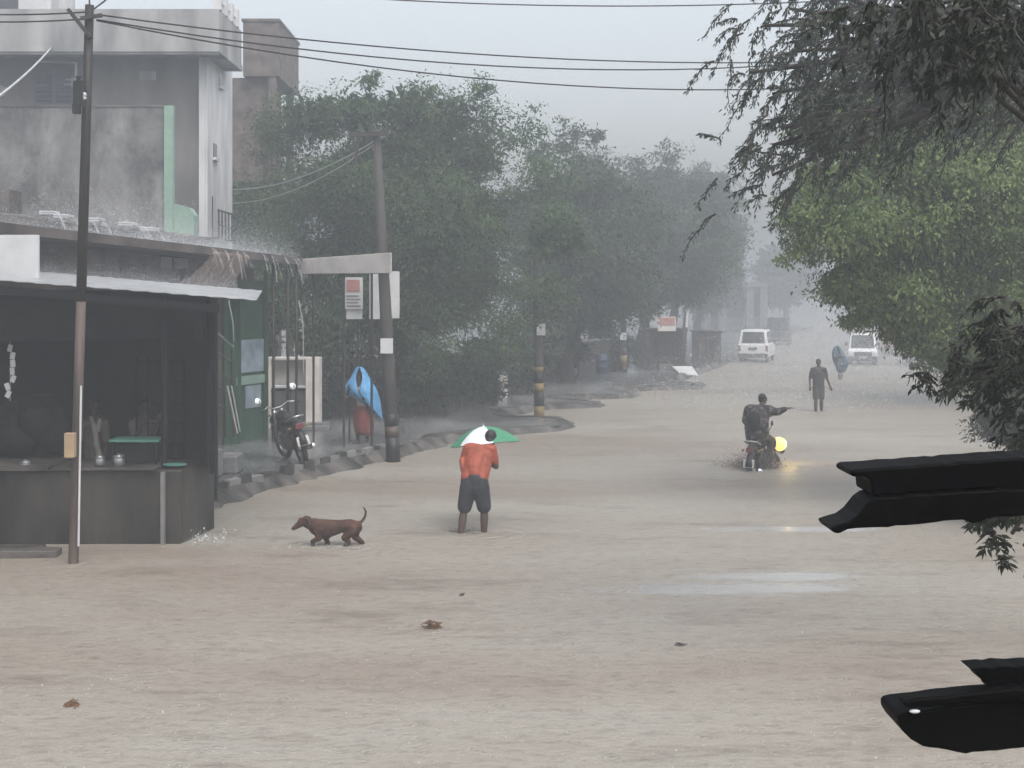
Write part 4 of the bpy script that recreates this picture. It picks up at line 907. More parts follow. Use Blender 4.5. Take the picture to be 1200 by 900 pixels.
# umbrella: canopy of eight panels, ribs, shaft with handle
uc=U(565.5,1.615,.72); ax=Vector((-.10,.12,1)).normalized()
t=thing('umbrella','green and white umbrella held low in front of the orange shirted man','umbrella',uc)
q=Z.rotation_difference(ax); Ru=.585; Hu=.285; nseg=6
def cp(a,r): 
    sc=1-.045*(1-abs(math.cos((a*nseg/2)%PI - PI/2+PI/2)))*r   # scalloped rim between ribs
    k=((a/(2*PI)*nseg)%1); sag=math.sin(PI*k)*.035*r
    return uc+q@Vector((math.cos(a)*Ru*r*(1-.05*math.sin(PI*k)*r), math.sin(a)*Ru*r*(1-.05*math.sin(PI*k)*r), -Hu*r**1.9-sag*.4))
for p in range(nseg):
    mb=MB(); vs=[]; na,nr=6,7
    for i in range(nr+1):
        for k in range(na+1): vs.append(cp(2*PI*(p+k/na)/nseg+R(225), i/nr))
    mb.add(vs,[(i*(na+1)+k,i*(na+1)+k+1,(i+1)*(na+1)+k+1,(i+1)*(na+1)+k) for i in range(nr) for k in range(na)])
    ang=(R(225)+2*PI*(p+.5)/nseg)%(2*PI); white=R(240)<ang<R(275) or R(60)<ang<R(95) 
    tag(mb.build('panel',M['umb_white'] if white else M['umb_green'],t,smooth=True),'white nylon panel' if white else None)
    MB().tube([cp(2*PI*p/nseg+R(225),i/6)-ax*.012 for i in range(7)],.004,5).build('rib',M['iron'],t)
MB().tube([uc+ax*.05,uc-ax*.60],.008,8).build('shaft',M['steel'],t)
MB().lathe(uc+ax*.0,[(.016,0),(.010,.015),(.005,.028)],10,ax).build('ferrule',M['umb_white'],t)
hd=uc-ax*.6; MB().tube([hd+ax*.03,hd-ax*.09,hd-ax*.12+Vector((.02,0,0)),hd-ax*.11+Vector((.045,0,0))],.014,8).build('handle',M['black'],t,smooth=True)
# --- man walking in the road
Yw=44.8; kx=F/Yw
def W(px,z,dy=0): return Vector(((px-600)/kx,Yw+dy,z))
j=dict(head=W(959.3,1.60),neck=W(959.2,1.44),chest=W(959,1.26),pelvis=W(959.3,.84),shL=W(952.3,1.37),shR=W(966,1.37),elL=W(949.3,1.06,.03),elR=W(969.5,1.07,.03),wrL=W(948.8,.84,-.05),wrR=W(972.5,.83,-.05),
  hipL=W(956,.80),hipR=W(962.5,.80),knL=W(955.6,.40,-.05),knR=W(962.8,.42,.03),anL=W(956,-.05,.02),anR=W(963,-.05,.06))
wk,at,m=person(Vector(((959.5-600)/kx,Yw,0)),'man in dark shirt and shorts wading down the middle of the road',j,(0,-1,-.05),'skin_dark',None,(0,-1,0))
hair(wk,None,at,m)
garment(wk,'shirt','shirt_dark',[[(j['shL'],.082),(j['shL'].lerp(j['elL'],.75),.066)],[(j['shR'],.082),(j['shR'].lerp(j['elR'],.75),.066)],[(j['shL'].lerp(j['shR'],.15),.09),(j['shL'].lerp(j['shR'],.85),.09)],
  [(j['chest'],.16),(W(959.3,1.0),.165),(W(959.3,.86),.15)],[(W(956.5,1.22),.13),(W(957,.84),.125)],[(W(962,1.22),.13),(W(961.5,.84),.125)]])
garment(wk,'shorts','shorts_grey',[[(W(956.5,.82),.125),(W(955.8,.47,-.03),.105)],[(W(962,.82),.125),(W(962.7,.47,.01),.105)]])
# --- person under a grey-blue plastic cape, farther off
Yc=62.3; kx=F/Yc
def Cc(px,z,dy=0): return Vector(((px-600)/kx,Yc+dy,z))
j=dict(head=Cc(981.5,1.40),neck=Cc(982,1.25),chest=Cc(983,1.08),pelvis=Cc(985,.70),shL=Cc(977.5,1.18),shR=Cc(987.5,1.16),elL=Cc(977,.92,-.1),elR=Cc(990,.9,-.1),wrL=Cc(980,1.0,-.26),wrR=Cc(986,1.0,-.26),
  hipL=Cc(983.2,.66),hipR=Cc(987,.66),knL=Cc(983.6,.30,-.04),knR=Cc(986.3,.30,.04),anL=Cc(983.8,-.1),anR=Cc(986,-.1,.1))
cpn,at,m=person(Cc(984,0),'hunched walker wrapped in a grey blue plastic cape on the far road',j,(-.3,-1,-.2),'skin_dark',None,(0,-1,0))
hair(cpn,None,at,m)
def cape(root,name,m,rows,gap,seed,th=.008,na=48,fold=.03):
    """rows: (centre, rx, ry, front gap half-angle)"""
    random.seed(seed); ph=[random.uniform(0,6) for _ in range(4)]; mb=MB(); vs=[]
    for i,(c,rx,ry,g,tilt) in enumerate(rows):
        for k in range(na+1):
            a=-PI/2+g+(2*PI-2*g)*k/na; u=i/(len(rows)-1); f=1+fold*u*(math.sin(a*5+ph[0])+.7*math.sin(a*9+ph[1])+.5*math.sin(a*3+ph[2]+u*2))
            vs.append(c+Vector((math.cos(a)*rx*f,math.sin(a)*ry*f,tilt*math.cos(a)+.05*u*math.sin(a*4+ph[3]))))
    mb.add(vs,[(i*(na+1)+k,i*(na+1)+k+1,(i+1)*(na+1)+k+1,(i+1)*(na+1)+k) for i in range(len(rows)-1) for k in range(na)])
    o=mb.build(name,M[m],root,smooth=True); s=o.modifiers.new('s','SOLIDIFY'); s.thickness=th; ss=o.modifiers.new('u','SUBSURF'); ss.levels=1; ss.render_levels=1; bake(o); o.data.polygons.foreach_set('use_smooth',[True]*len(o.data.polygons)); return o
cape(cpn,'cape','teal_cape',[(Cc(981,1.56),.02,.02,.0,0),(Cc(981,1.53),.12,.12,.05,0),(Cc(981.2,1.40),.20,.18,.3,-.02),(Cc(982,1.2),.29,.25,.12,-.04),(Cc(983.5,1.0),.33,.28,.08,-.05),(Cc(985.6,.78),.33,.28,.06,.0),(Cc(987,.55),.26,.24,.05,.08),(Cc(986.5,.33),.13,.16,.05,.05)],.2,4,fold=.09)
# --- woman on the pavement under bright blue plastic
Yb=33.1; kx=F/Yb
def B_(px,py,dy=0): return P(px,py,Yb)+Vector((0,dy,0))
j=dict(head=B_(420.5,440.5),neck=B_(421.5,449),chest=B_(423,459),pelvis=B_(425,479),shL=B_(414,453),shR=B_(431,453),elL=B_(408,463,-.12),elR=B_(436,466,-.05),wrL=B_(411,455,-.30),wrR=B_(430,468,-.27),
  hipL=B_(421,481),hipR=B_(429,481),knL=B_(420.5,500,-.05),knR=B_(429.5,500,.04),anL=B_(419.5,514.5,0),anR=B_(430,514.5,.08))
wo,at,m=person(B_(425,519),'woman in long red skirt sheltering under bright blue plastic sheet',j,(-.35,-1,-.1),'skin_dark',{'L':((-.3,-.6,.9),(1,0,0),1,.9),'R':((-.5,-.8,.2),(0,0,1),-1,.9)},(-.2,-1,0))
hair(wo,None,at,m)
garment(wo,'blouse','pale_cloth',[[(j['shL'],.075),(j['elL'],.055)],[(j['shR'],.075),(j['elR'],.06)],[(j['chest'],.155),(j['pelvis'],.14)]])
mb=MB(); rows=[]; na=40; vs=[]
for i,(py,rx,ry,xo) in enumerate(((474,.17,.15,424.5),(480,.22,.19,425),(488,.27,.22,425.5),(497,.285,.235,426),(505,.265,.23,426.5),(510,.23,.21,427))):
    for k in range(na):
        a=2*PI*k/na; f=.86+(.045*math.sin(a*7+i*.4)+.045*math.sin(a*4+1.3+i*.3))*(.4+.6*i/5); c=B_(xo,py); vs.append(c+Vector((math.cos(a)*rx*f,math.sin(a)*ry*f,(.03*math.sin(3*a) if i==5 else 0))))
mb.add(vs,[(i*na+k,i*na+(k+1)%na,(i+1)*na+(k+1)%na,(i+1)*na+k) for i in range(5) for k in range(na)]+[tuple(range(na))])
sko=mb.build('skirt',M['red_cloth'],wo,smooth=True); s=sko.modifiers.new('s','SOLIDIFY'); s.thickness=.01; bake(sko)
cape(wo,'plastic_sheet','blue_tarp',[(B_(421.5,429.5),.02,.02,.0,0),(B_(421.5,431),.12,.12,.12,0),(B_(421.8,437),.175,.18,.42,0),(B_(422,444),.25,.23,.34,-.02),(B_(421.5,451),.37,.33,.06,-.02),(B_(422.5,459),.42,.37,.04,-.05),(B_(427,467),.38,.36,.06,-.10),(B_(434,475),.27,.30,.5,-.16),(B_(440,484),.15,.22,.7,-.16)],.5,8,fold=.07)
# --- stall people
Ys=22.9; kx=F/Ys
def S_(px,py,dy=0): return P(px,py,Ys)+Vector((0,dy,0))
def stall_person(x,label,cloth,arms,scarf):
    j=dict(head=S_(x,476),neck=S_(x,488),chest=S_(x-2,505),pelvis=S_(x-3,540),shL=S_(x-14,497),shR=S_(x+11,497),hipL=S_(x-8,543),hipR=S_(x+3,543),knL=S_(x-8,575),knR=S_(x+3,575),anL=S_(x-8,604.5),anR=S_(x+3,604.5))
    if arms: j.update(elL=S_(x-8,515,-.22),elR=S_(x+12,510,-.2),wrL=S_(x+3,497,-.42),wrR=S_(x+21,492,-.36))
    else: j.update(elL=S_(x-17,518,.02),elR=S_(x+13,520,.0),wrL=S_(x-14,538,-.12),wrR=S_(x+11,540,-.14))
    o,at,m=person(S_(x,610),label,j,(.25 if arms else .5,-1,0),'skin_dark',None,(0,-1,0)); o.location.z; hair(o,None,at,m)
    garment(o,'shirt',cloth,[[(j['shL'],.078),(j['shL'].lerp(j['elL'],.8),.062)],[(j['shR'],.078),(j['shR'].lerp(j['elR'],.8),.062)],[(j['shL'].lerp(j['shR'],.15),.085),(j['shL'].lerp(j['shR'],.85),.085)],[(j['chest'],.155),(S_(x-3,548),.16)]])
    garment(o,'trousers','shirt_dark',[[(S_(x-7,545),.13),(j['knL'],.09),(j['anL'],.075)],[(S_(x+2,545),.13),(j['knR'],.09),(j['anR'],.075)]])
    if scarf:
        mb=MB(); mb.tube([S_(x-3,489,-.09),S_(x+2,500,-.17),S_(x+5,520,-.19),S_(x+9,535,-.19)],[.03,.045,.05,.055],10).tube([S_(x-3,489,-.09),S_(x-8,490,.06),S_(x+2,488,.09),S_(x+6,492,-.05),S_(x+6,505,-.16)],[.03,.035,.035,.035,.04],10)
        mb.build('scarf',M['pale_cloth'],o,remesh=.012)
    return o
stall_person(112,'stall keeper with a pale scarf down his chest behind the counter','grey_cloth',False,True)
stall_person(170,'man reaching forward behind the mint tray in the dark stall','grey_cloth',True,False)
# --- dog
Yd=20.5; kx=F/Yd
def D(px,py,dy=0): return P(px,py,Yd)+Vector((0,dy,0))
mb=MB()
mb.chain([(D(371,617.5),.125),(D(378,619.5),.145),(D(390,618.5),.122),(D(400,616.8),.100),(D(410,616.3),.103),(D(417,618),.10)])   # trunk
mb.chain([(D(376,623),.09),(D(384,624.5),.085)])
mb.chain([(D(368,615.5),.105),(D(362,613.5),.084),(D(358,612),.072)])                     # neck
mb.ball(D(355,611.5),(.082,.070,.072),14,10); mb.chain([(D(351.5,614),.052),(D(347,617),.042),(D(343.8,619.3),.030)])    # head, muzzle
for dy in (-.045,.045): mb.chain([(D(357.5,607,dy*1.2),.030),(D(361.5,608,dy*2),.026),(D(363.5,613.5,dy*2.1),.014)])   # drop ears
mb.chain([(D(419,613.5),.03),(D(424,611),.024),(D(427.5,606),.020),(D(428.8,600),.018),(D(427,595.5),.013),(D(425.5,594.5),.009)])   # tail
# front legs: upper arm, forearm, lifted wrist
mb.chain([(D(372,622,-.06),.062),(D(375,630,-.07),.045),(D(367,633,-.07),.032),(D(368,640,-.07),.026),(D(367,647,-.07),.026),(D(364,649,-.07),.022)])
mb.chain([(D(374,622,.06),.062),(D(381,631,.07),.045),(D(384,638,.07),.032),(D(377,642,.07),.026),(D(372,648,.07),.022)])
# hind legs: thigh with knee forward, hock back
mb.chain([(D(414,620,-.06),.088),(D(405,629,-.075),.058),(D(409.5,634,-.075),.036),(D(404,640,-.075),.028),(D(400,648,-.075),.026),(D(396,650,-.075),.022)])
mb.chain([(D(416,620,.06),.085),(D(415.5,630,.075),.055),(D(424,637,.075),.036),(D(422,644,.075),.028),(D(420,650,.075),.026),(D(416,652,.075),.022)])
dg=mb.build('dog',M['fur'],origin=(D(388,0).x,Yd,0),remesh=.009,smooth_it=3); tag(dg,'reddish brown dog with curled tail wading through the flood','dog')
for dy in (-.05,.05): MB().ball(D(351.5,610.5,dy),.011,8,6).build('eye',M['black'],dg)
MB().ball(D(342.3,619),(.014,.016,.012),8,6).build('nose',M['black'],dg)

# ================================================================== MOTORCYCLES, CARS
def motorcycle(label,loc,rotz,lean=0,s=1.0,steer=0.0,lit=False,plate=True,mir=((.36,1.22),(-.36,1.22)),name='motorcycle'):
    t=thing(name,label,name.replace('_',' '),loc,rotz); t.rotation_euler=(lean,0,rotz); t.scale=(s,s,s)
    def wheel(x,par,nm='wheel',sd=0):
        w=MB(); rot=Matrix.Rotation(sd,3,'Z'); ring=[Vector((x,0,.31))+rot@Vector((.265*math.cos(a),0,.265*math.sin(a))) for a in np.linspace(0,2*PI,28,endpoint=False)]
        w.tube(ring,.048,10,closed=True); w=w.build(nm,M['rubber'],par,local=True,smooth=True)
        r=MB(); ring=[Vector((x,0,.31))+rot@Vector((.215*math.cos(a),0,.215*math.sin(a))) for a in np.linspace(0,2*PI,24,endpoint=False)]
        r.tube(ring,.018,8,closed=True)
        for k in range(6):
            a=k*PI/3; r.tube([Vector((x,0,.31)),Vector((x,0,.31))+rot@Vector((.21*math.cos(a),0,.21*math.sin(a)))],.013,6)
        r.tube([Vector((x,0,.31))+rot@Vector((0,-.06,0)),Vector((x,0,.31))+rot@Vector((0,.06,0))],.05,10); r.build('rim',M['steel'],w,local=True,smooth=True)
    wheel(-.64,t); wheel(.66,t,sd=steer)
    st=Matrix.Rotation(steer,3,'Z'); hp=Vector((.42,0,0))
    def S(x,y,z): return hp+st@(Vector((x,y,z))-hp)
    mb=MB()
    for y in (-.075,.075): mb.tube([S(.66,y,.31),S(.56,y,.62),S(.46,y,.96)],[.024,.026,.022],8)
    mb.box(S(.48,0,.90),(.08,.2,.04)); mb.build('fork',M['steel'],t,local=True,smooth=True)
    mb=MB(); mb.tube([S(.92-.26+.31*math.cos(a),0,.31+.345*math.sin(a)) for a in np.linspace(.95,2.1,9)],.06,8); mb.build('front_fender',M['black'],t,local=True,smooth=True)
    mb=MB(); mb.tube([Vector((-.64+.37*math.cos(a),0,.34+.37*math.sin(a))) for a in np.linspace(.9,2.9,9)],.075,8); mb.build('rear_fender',M['black'],t,local=True,smooth=True)
    mb=MB(); mb.tube([(.42,0,.88),(.30,0,.50),(-.05,0,.30),(-.30,0,.34)],.03,8).tube([(.42,0,.88),(.05,0,.74),(-.35,0,.70),(-.80,0,.76)],.028,8).tube([(-.3,.07,.34),(-.64,.07,.31)],.025,6).tube([(-.3,-.07,.34),(-.64,-.07,.31)],.025,6)
    mb.tube([(-.62,.11,.34),(-.45,.11,.70)],.03,8).tube([(-.62,-.11,.34),(-.45,-.11,.70)],.03,8); mb.build('frame',M['iron'],t,local=True,smooth=True)
    mb=MB(); mb.box((.08,0,.40),(.36,.24,.26)); mb.lathe((.16,0,.50),[(.09,0),(.09,.04),(.075,.05),(.09,.06),(.09,.1),(.075,.11),(.09,.12),(.085,.18),(.05,.2)],14,(.4,0,1)); mb.lathe((.02,-.14,.38),[(.10,0),(.10,.28)],16,(0,1,0)); mb.build('engine',M['plastic_grey'],t,local=True,bevel=.01)
    MB().tube([(.24,-.12,.55),(.30,-.14,.40),(.15,-.15,.25),(-.25,-.16,.24),(-.45,-.17,.29),(-.90,-.18,.36)],[.025,.025,.025,.03,.05,.05],10).build('exhaust',M['chrome'],t,local=True,smooth=True)
    mb=MB(); mb.ball((.20,0,.84),(.27,.14,.12),16,10).ball((.05,0,.82),(.20,.11,.10),14,8); mb.build('tank',M['black'],t,local=True,remesh=.02)
    mb=MB(); mb.ball((-.15,0,.80),(.24,.13,.06),14,8).ball((-.48,0,.84),(.28,.125,.065),14,8); mb.build('seat',M['rubber'],t,local=True,remesh=.02)
    mb=MB(); mb.box((-.36,0,.68),(.5,.22,.12)).ball((-.74,0,.78),(.20,.09,.09),12,8); mb.build('tail_cowl',M['black'],t,local=True,remesh=.02)
    MB().tube([(-.55,.13,.84),(-.85,.13,.92),(-.93,0,.94),(-.85,-.13,.92),(-.55,-.13,.84)],.016,8).build('grab_rail',M['steel'],t,local=True,smooth=True)
    MB().box((-.945,0,.76),(.04,.15,.09)).build('tail_lamp',M['lamp_red'],t,local=True,bevel=.01)
    if plate: MB().box((-.985,0,.50),(.012,.22,.17),(0,.2,0)).build('number_plate',M['plate'],t,local=True)
    mb=MB(); mb.tube([S(.30,.36,1.02),S(.40,.20,1.06),S(.47,.08,.99),S(.47,-.08,.99),S(.40,-.20,1.06),S(.30,-.36,1.02)],.014,8); hb=mb.build('handlebar',M['steel'],t,local=True,smooth=True)
    for y in (.30,-.30): MB().tube([S(.335-.07*0,y,1.035),S(.28,y*1.28,1.012)],.02,8).build('grip',M['rubber'],hb,local=True)
    hl=MB(); hl.ball(S(.62,0,.76),(.10,.10,.10),14,10).tube([S(.58,0,.76),S(.69,0,.76)],[.105,.11],16); h=hl.build('headlight',M['black'],t,local=True,smooth=True)
    L_=MB(); ax=(st@Vector((1,0,0))); L_.ball(S(.74,0,.75),(.16,.16,.15) if lit else (.10,.10,.10),14,10); L_.build('lens',M['headlight'] if lit else M['lamp_clear'],h,local=True,smooth=True)
    for (y,z) in mir:
        mm=MB().tube([S(.38,y*.65,1.05),S(.40,y*.9,z-.06),S(.40,y,z)],.008,6).build('mirror',M['black'],t,local=True,smooth=True)
        n=(st@Vector((-1,0,.12))).normalized(); MB().lathe(S(.40,y,z),[(.055,-.01),(.065,0),(.066,.012),(.055,.018)],14,n).build('glass',M['mirror'],mm,local=True,smooth=True)
    for sx in (.55,-.85):
        for y in (.16,-.16): MB().ball(S(sx,y,.88) if sx>0 else Vector((sx,y,.74)),(.03,.035,.025),8,6).build('indicator',M['yellow'],t,local=True)
    return t
# parked, seen from behind, leaning on its stand
pk=G(349,544,.2); rot=R(113)
motorcycle('black motorcycle leaning on its stand on the wet pavement',(pk.x-.10,pk.y+.35,.2),rot,R(-13),1.18,R(10),mir=((.37,1.20),(-.36,1.30)))
# ridden
c=G(894,548); rh=R(67); bk=Vector((c.x-.03,30.2,-.37))
motorcycle('wet motorcycle with yellow glowing headlight ridden through the flood',bk,rh,R(2),1.08,R(-52),lit=True)
rm=Matrix.Rotation(rh,3,'Z')
lw=bpy.data.lights.new('headlamp','POINT'); lw.energy=14; lw.specular_factor=0; lw.color=(1,.72,.25); lw.shadow_soft_size=.12; lo_=bpy.data.objects.new('headlamp_light',lw); COL.objects.link(lo_)
hp_=bk+rm@(Vector((.42,0,0))+Matrix.Rotation(R(-52),3,'Z')@Vector((.58,0,.80))); lo_.location=hp_
def K(x,y,z): return bk+rm@Vector((x,y,z+.13))
hbL=Vector((.42,0,0))+Matrix.Rotation(R(-58),3,'Z')@(Vector((.30,.36,1.02))-Vector((.42,0,0)))
j=dict(head=K(.13,-.06,1.71),neck=K(.05,-.03,1.55),chest=K(-.02,0,1.36),pelvis=K(-.16,0,.93),shL=K(.02,.20,1.45),shR=K(.03,-.21,1.46),elL=K(.22,.33,1.22),wrL=bk+rm@(hbL+Vector((-.06,0,.05))),
  elR=K(.26,-.36,1.40),hipL=K(-.12,.10,.91),hipR=K(-.12,-.10,.91),knL=K(.28,.20,.80),knR=K(.28,-.20,.80),anL=K(.10,.20,.34),anR=K(.10,-.20,.34))
hr=P(922,478.5,30.0); j['wrR']=Vector((hr.x,30.0,hr.z)); j['elR']=j['shR'].lerp(j['wrR'],.52)+Vector((0,0,-.05))
rd,at,m=person(Vector((bk.x,bk.y,0)),'motorcycle rider in dark patterned jacket stretching one arm sideways',j,(.85,.35,-.05),'skin_dark',{'R':((1,-.1,.12),(0,-.2,-1),1,.25),'L':((.6,-.5,-.2),(0,0,-1),1,1.4)},(rm@Vector((1,0,0))))
hair(rd,None,at,m)
garment(rd,'jacket','jacket',[[(j['shL'],.15),(j['elL'],.11),(j['wrL'].lerp(j['elL'],.25),.065)],[(j['shR'],.115),(j['elR'],.085),(j['wrR'].lerp(j['elR'],.22),.058)],[(j['shL'],.15),(j['shR'],.14)],[(j['chest'],.235),(K(-.14,.03,1.10),.265),(K(-.18,.02,.93),.245)],[(K(-.10,.12,1.34),.13),(K(-.2,.13,1.02),.14)],[(K(-.10,-.12,1.34),.13),(K(-.2,-.13,1.02),.13)]])
garment(rd,'trousers','shirt_dark',[[(K(-.14,.09,.93),.13),(j['knL'],.085),(j['anL'],.065)],[(K(-.14,-.09,.93),.13),(j['knR'],.085),(j['anR'],.065)]])
t=MB(); t.ball(K(-.30,.06,1.24),(.17,.16,.25),14,10,Matrix.Rotation(rh,3,'Z')).ball(K(-.34,.05,1.14),(.14,.13,.14),12,8)
tag(t.build('backpack',M['tarp_black'],remesh=.02),'black backpack on the back of the motorcycle rider','backpack')
mb=MB(); 
q=G(664,444,.2); motorcycle('pale fronted scooter parked far along the pavement',(q.x,q.y,.2),R(-62),R(-8),1.0,0,plate=False,name='scooter')
sc=bpy.data.objects['scooter']; MB().prism([(.56,-.17,.30),(.40,-.22,.62),(.44,-.17,.98),(.44,.17,.98),(.40,.22,.62),(.56,.17,.30)],(.05,0,.01)).build('leg_shield',M['umb_white'],sc,local=True,bevel=.01)

def vehicle(name,label,loc,rotz,prof,cab,w,wheels,m,cat,parts):
    t=thing(name,label,cat,loc,rotz)
    MB().prism([(x,-w/2,z) for x,z in prof],(0,w,0)).build('body',m,t,local=True,bevel=.06)
    (zb,zt_,xb0,xb1,xt0,xt1,wt)=cab
    q0=[(xb0,-w/2+.03,zb),(xb1,-w/2+.03,zb),(xb1,w/2-.03,zb),(xb0,w/2-.03,zb)]; q1=[(xt0,-wt/2,zt_),(xt1,-wt/2,zt_),(xt1,wt/2,zt_),(xt0,wt/2,zt_)]
    MB().hexa(q0,q1).build('cabin',m,t,local=True,bevel=.05)
    q0=[Vector(v) for v in q0]; q1=[Vector(v) for v in q1]
    def pane(a,b,c,d,nm,i=.10,j0=.10,j1=.16,out=.012):
        n=(b-a).cross(d-a).normalized(); f=lambda u,v:(a.lerp(b,u)).lerp(d.lerp(c,u),v)+n*out
        p=[f(i,j0),f(1-i,j0),f(1-i,1-j1),f(i,1-j1)]; MB().hexa([v-n*.03 for v in p],p).build(nm,M['glass'],t,local=True)
    pane(q0[3],q0[0],q1[0],q1[3],'rear_window'); pane(q0[1],q0[2],q1[2],q1[1],'windscreen',.07,.06,.10); pane(q0[0],q0[1],q1[1],q1[0],'side_window',.06,.12,.16); pane(q0[2],q0[3],q1[3],q1[2],'side_window',.06,.12,.16)
    for x in wheels:
        for s in (-1,1):
            wh=MB().lathe((x,s*(w/2-.22),.36),[(.2,0),(.34,.01),(.37,.04),(.37,.18),(.34,.21),(.2,.215)],20,(0,s,0)).build('wheel',M['rubber'],t,local=True,smooth=False)
            MB().lathe((x,s*(w/2-.0),.36),[(.21,0),(.19,.02),(.06,.03)],16,(0,s,0)).build('rim',M['steel'],wh,local=True)
    for (nm,c,d,mm) in parts: MB().box(c,d).build(nm,M[mm],t,local=True,bevel=.02)
    return t
prof=[(-2.05,.42),(-2.05,1.18),(.75,1.20),(2.0,1.08),(2.08,.85),(2.08,.42)]
q=G(886,425)
vehicle('white_suv','white boxy car with dark rear window on the hazy far road',(q.x+.4,q.y+2,-.12),R(74),prof,(1.16,2.02,-2.02,1.0,-1.88,.45,1.42),1.76,(-1.28,1.32),M['car_white'],'car',
 [('bumper',(-2.13,0,.52),(.16,1.72,.26),'plastic_grey'),('bumper',(2.14,0,.52),(.16,1.72,.26),'plastic_grey'),('tail_lamp',(-2.06,.78,.95),(.05,.14,.34),'lamp_red'),('tail_lamp',(-2.06,-.78,.95),(.05,.14,.34),'lamp_red'),('headlight',(2.06,.66,.9),(.06,.3,.16),'lamp_clear'),('headlight',(2.06,-.66,.9),(.06,.3,.16),'lamp_clear'),('number_plate',(-2.075,.02,.92),(.03,.5,.16),'plastic_grey'),('roof_rail',(-.6,.6,2.06),(1.9,.05,.06),'plastic_grey'),('roof_rail',(-.6,-.6,2.06),(1.9,.05,.06),'plastic_grey'),('mirror',(.95,.95,1.28),(.1,.16,.16),'plastic_grey'),('mirror',(.95,-.95,1.28),(.1,.16,.16),'plastic_grey')])
prof2=[(-2.0,.45),(-2.0,1.0),(.3,1.0),(1.5,1.02),(1.75,.92),(1.80,.45)]
q=G(1014,428); tr=vehicle('small_truck','small white truck with pale bonnet band coming up the misty road',(q.x+.3,q.y+1.9,-.12),R(-103),prof2,(1.0,1.86,.25,1.45,.35,1.15,1.32),1.58,(-1.25,1.15),M['car_white'],'truck',
 [('grille',(1.80,0,.72),(.06,1.0,.26),'plastic_grey'),('bumper',(1.84,0,.48),(.14,1.56,.26),'plastic_grey'),('headlight',(1.80,.62,.72),(.06,.28,.22),'lamp_clear'),('headlight',(1.80,-.62,.72),(.06,.28,.22),'lamp_clear'),('cargo_bed',(-.95,.74,1.22),(2.1,.06,.42),'car_white'),('cargo_bed',(-.95,-.74,1.22),(2.1,.06,.42),'car_white'),('tailgate',(-1.97,0,1.22),(.05,1.5,.42),'car_white'),('mirror',(1.25,.88,1.28),(.08,.14,.2),'plastic_grey'),('mirror',(1.25,-.88,1.28),(.08,.14,.2),'plastic_grey'),('number_plate',(1.92,0,.55),(.02,.42,.12),'plate')])
q=G(1042,416); vehicle('red_car','faint dull red car parked beyond the small truck under the tree',(q.x+1,q.y+2,-.1),R(-103),prof,(1.16,1.75,-1.6,.9,-1.2,.3,1.35),1.7,(-1.28,1.32),M['car_red'],'car',[('bumper',(2.14,0,.52),(.16,1.66,.24),'plastic_grey'),('headlight',(2.06,.62,.9),(.06,.3,.16),'lamp_clear'),('headlight',(2.06,-.62,.9),(.06,.3,.16),'lamp_clear')])
q=G(1076,430); vehicle('blue_car','grey blue car low under the bright tree at the road side',(q.x+1,q.y+2.5,-.1),R(-103),prof,(1.16,1.6,-1.5,.9,-1.1,.3,1.35),1.7,(-1.28,1.32),M['car_blue'],'car',[('bumper',(2.14,0,.52),(.16,1.66,.24),'plastic_grey'),('headlight',(2.06,.62,.9),(.06,.3,.16),'lamp_clear'),('headlight',(2.06,-.62,.9),(.06,.3,.16),'lamp_clear')])
q=G(922,405); vehicle('dark_van','dark boxy van barely visible in the mist past the white car',(q.x,q.y+3,-.1),R(76),[(-2.2,.4),(-2.2,1.2),(1.9,1.2),(2.1,.9),(2.1,.4)],(1.18,2.3,-2.18,1.7,-2.12,1.1,1.6),1.8,(-1.4,1.3),M['car_dark'],'van',[('bumper',(-2.25,0,.5),(.14,1.7,.24),'plastic_grey'),('tail_lamp',(-2.21,.8,1.0),(.04,.12,.3),'lamp_red'),('tail_lamp',(-2.21,-.8,1.0),(.04,.12,.3),'lamp_red')])

# ================================================================== BROKEN GUTTERS CLOSE TO THE CAMERA
def shard(parent,name,pts,Y,dep,bev=.006):
    q=[]
    for (a,b) in zip(pts,pts[1:]+pts[:1]):
        n=max(1,int(math.hypot(b[0]-a[0],b[1]-a[1])/9))
        for k in range(n): q.append((a[0]+(b[0]-a[0])*k/n+(random.gauss(0,.35) if k else 0), a[1]+(b[1]-a[1])*k/n+(random.gauss(0,.45) if k else 0)))
    return MB().prism([P(x,y,Y) for x,y in q],(0,dep,0)).build(name,M['jet'],parent,bevel=bev)
Yg=2.1
t=thing('broken_gutter','upper broken black gutter jutting in with a forked torn end','gutter',P(1230,580,Yg))
shard(t,'upper_lip',[(996,553.5),(1001,549.8),(1018,549.2),(1125,541),(1200,536.3),(1290,533),(1290,574),(1160,573),(1120,575),(1028,582),(1022,580.5),(1020.5,563),(1013,559),(999,559)],Yg,.10,.005)
shard(t,'lower_lip',[(1025,583.6),(1120,577),(1165,574.6),(1290,570),(1290,602),(1170,606),(1158,608),(1148,612.5),(1140,613.5),(1130,609.5),(1115,610),(1060,616),(994,620.5),(984,625.5),(977,624.5),(973,618.5),(981,615.5),(995,611.5),(1005,604),(1016,590)],Yg-.02,.09,.003)
MB().box(P(1240,575,Yg+.03),(.15,.06,.03)).build('joint',M['jet'],t)
t=thing('broken_gutter','lower broken black gutter with rounded end and a bright water drop','gutter',P(1230,840,Yg))
shard(t,'upper_plate',[(1137,783.5),(1200,780.5),(1290,777),(1290,806),(1163,810),(1161.5,805),(1157,800.5),(1151,797.5),(1149,794)],Yg+.03,.05,.002)
shard(t,'rolled_edge',[(1058,826),(1061,822.5),(1070,819.3),(1100,816.7),(1162,809.6),(1290,800),(1290,822),(1150,823.6),(1080,830.4),(1066,830.8)],Yg-.01,.03,.006)
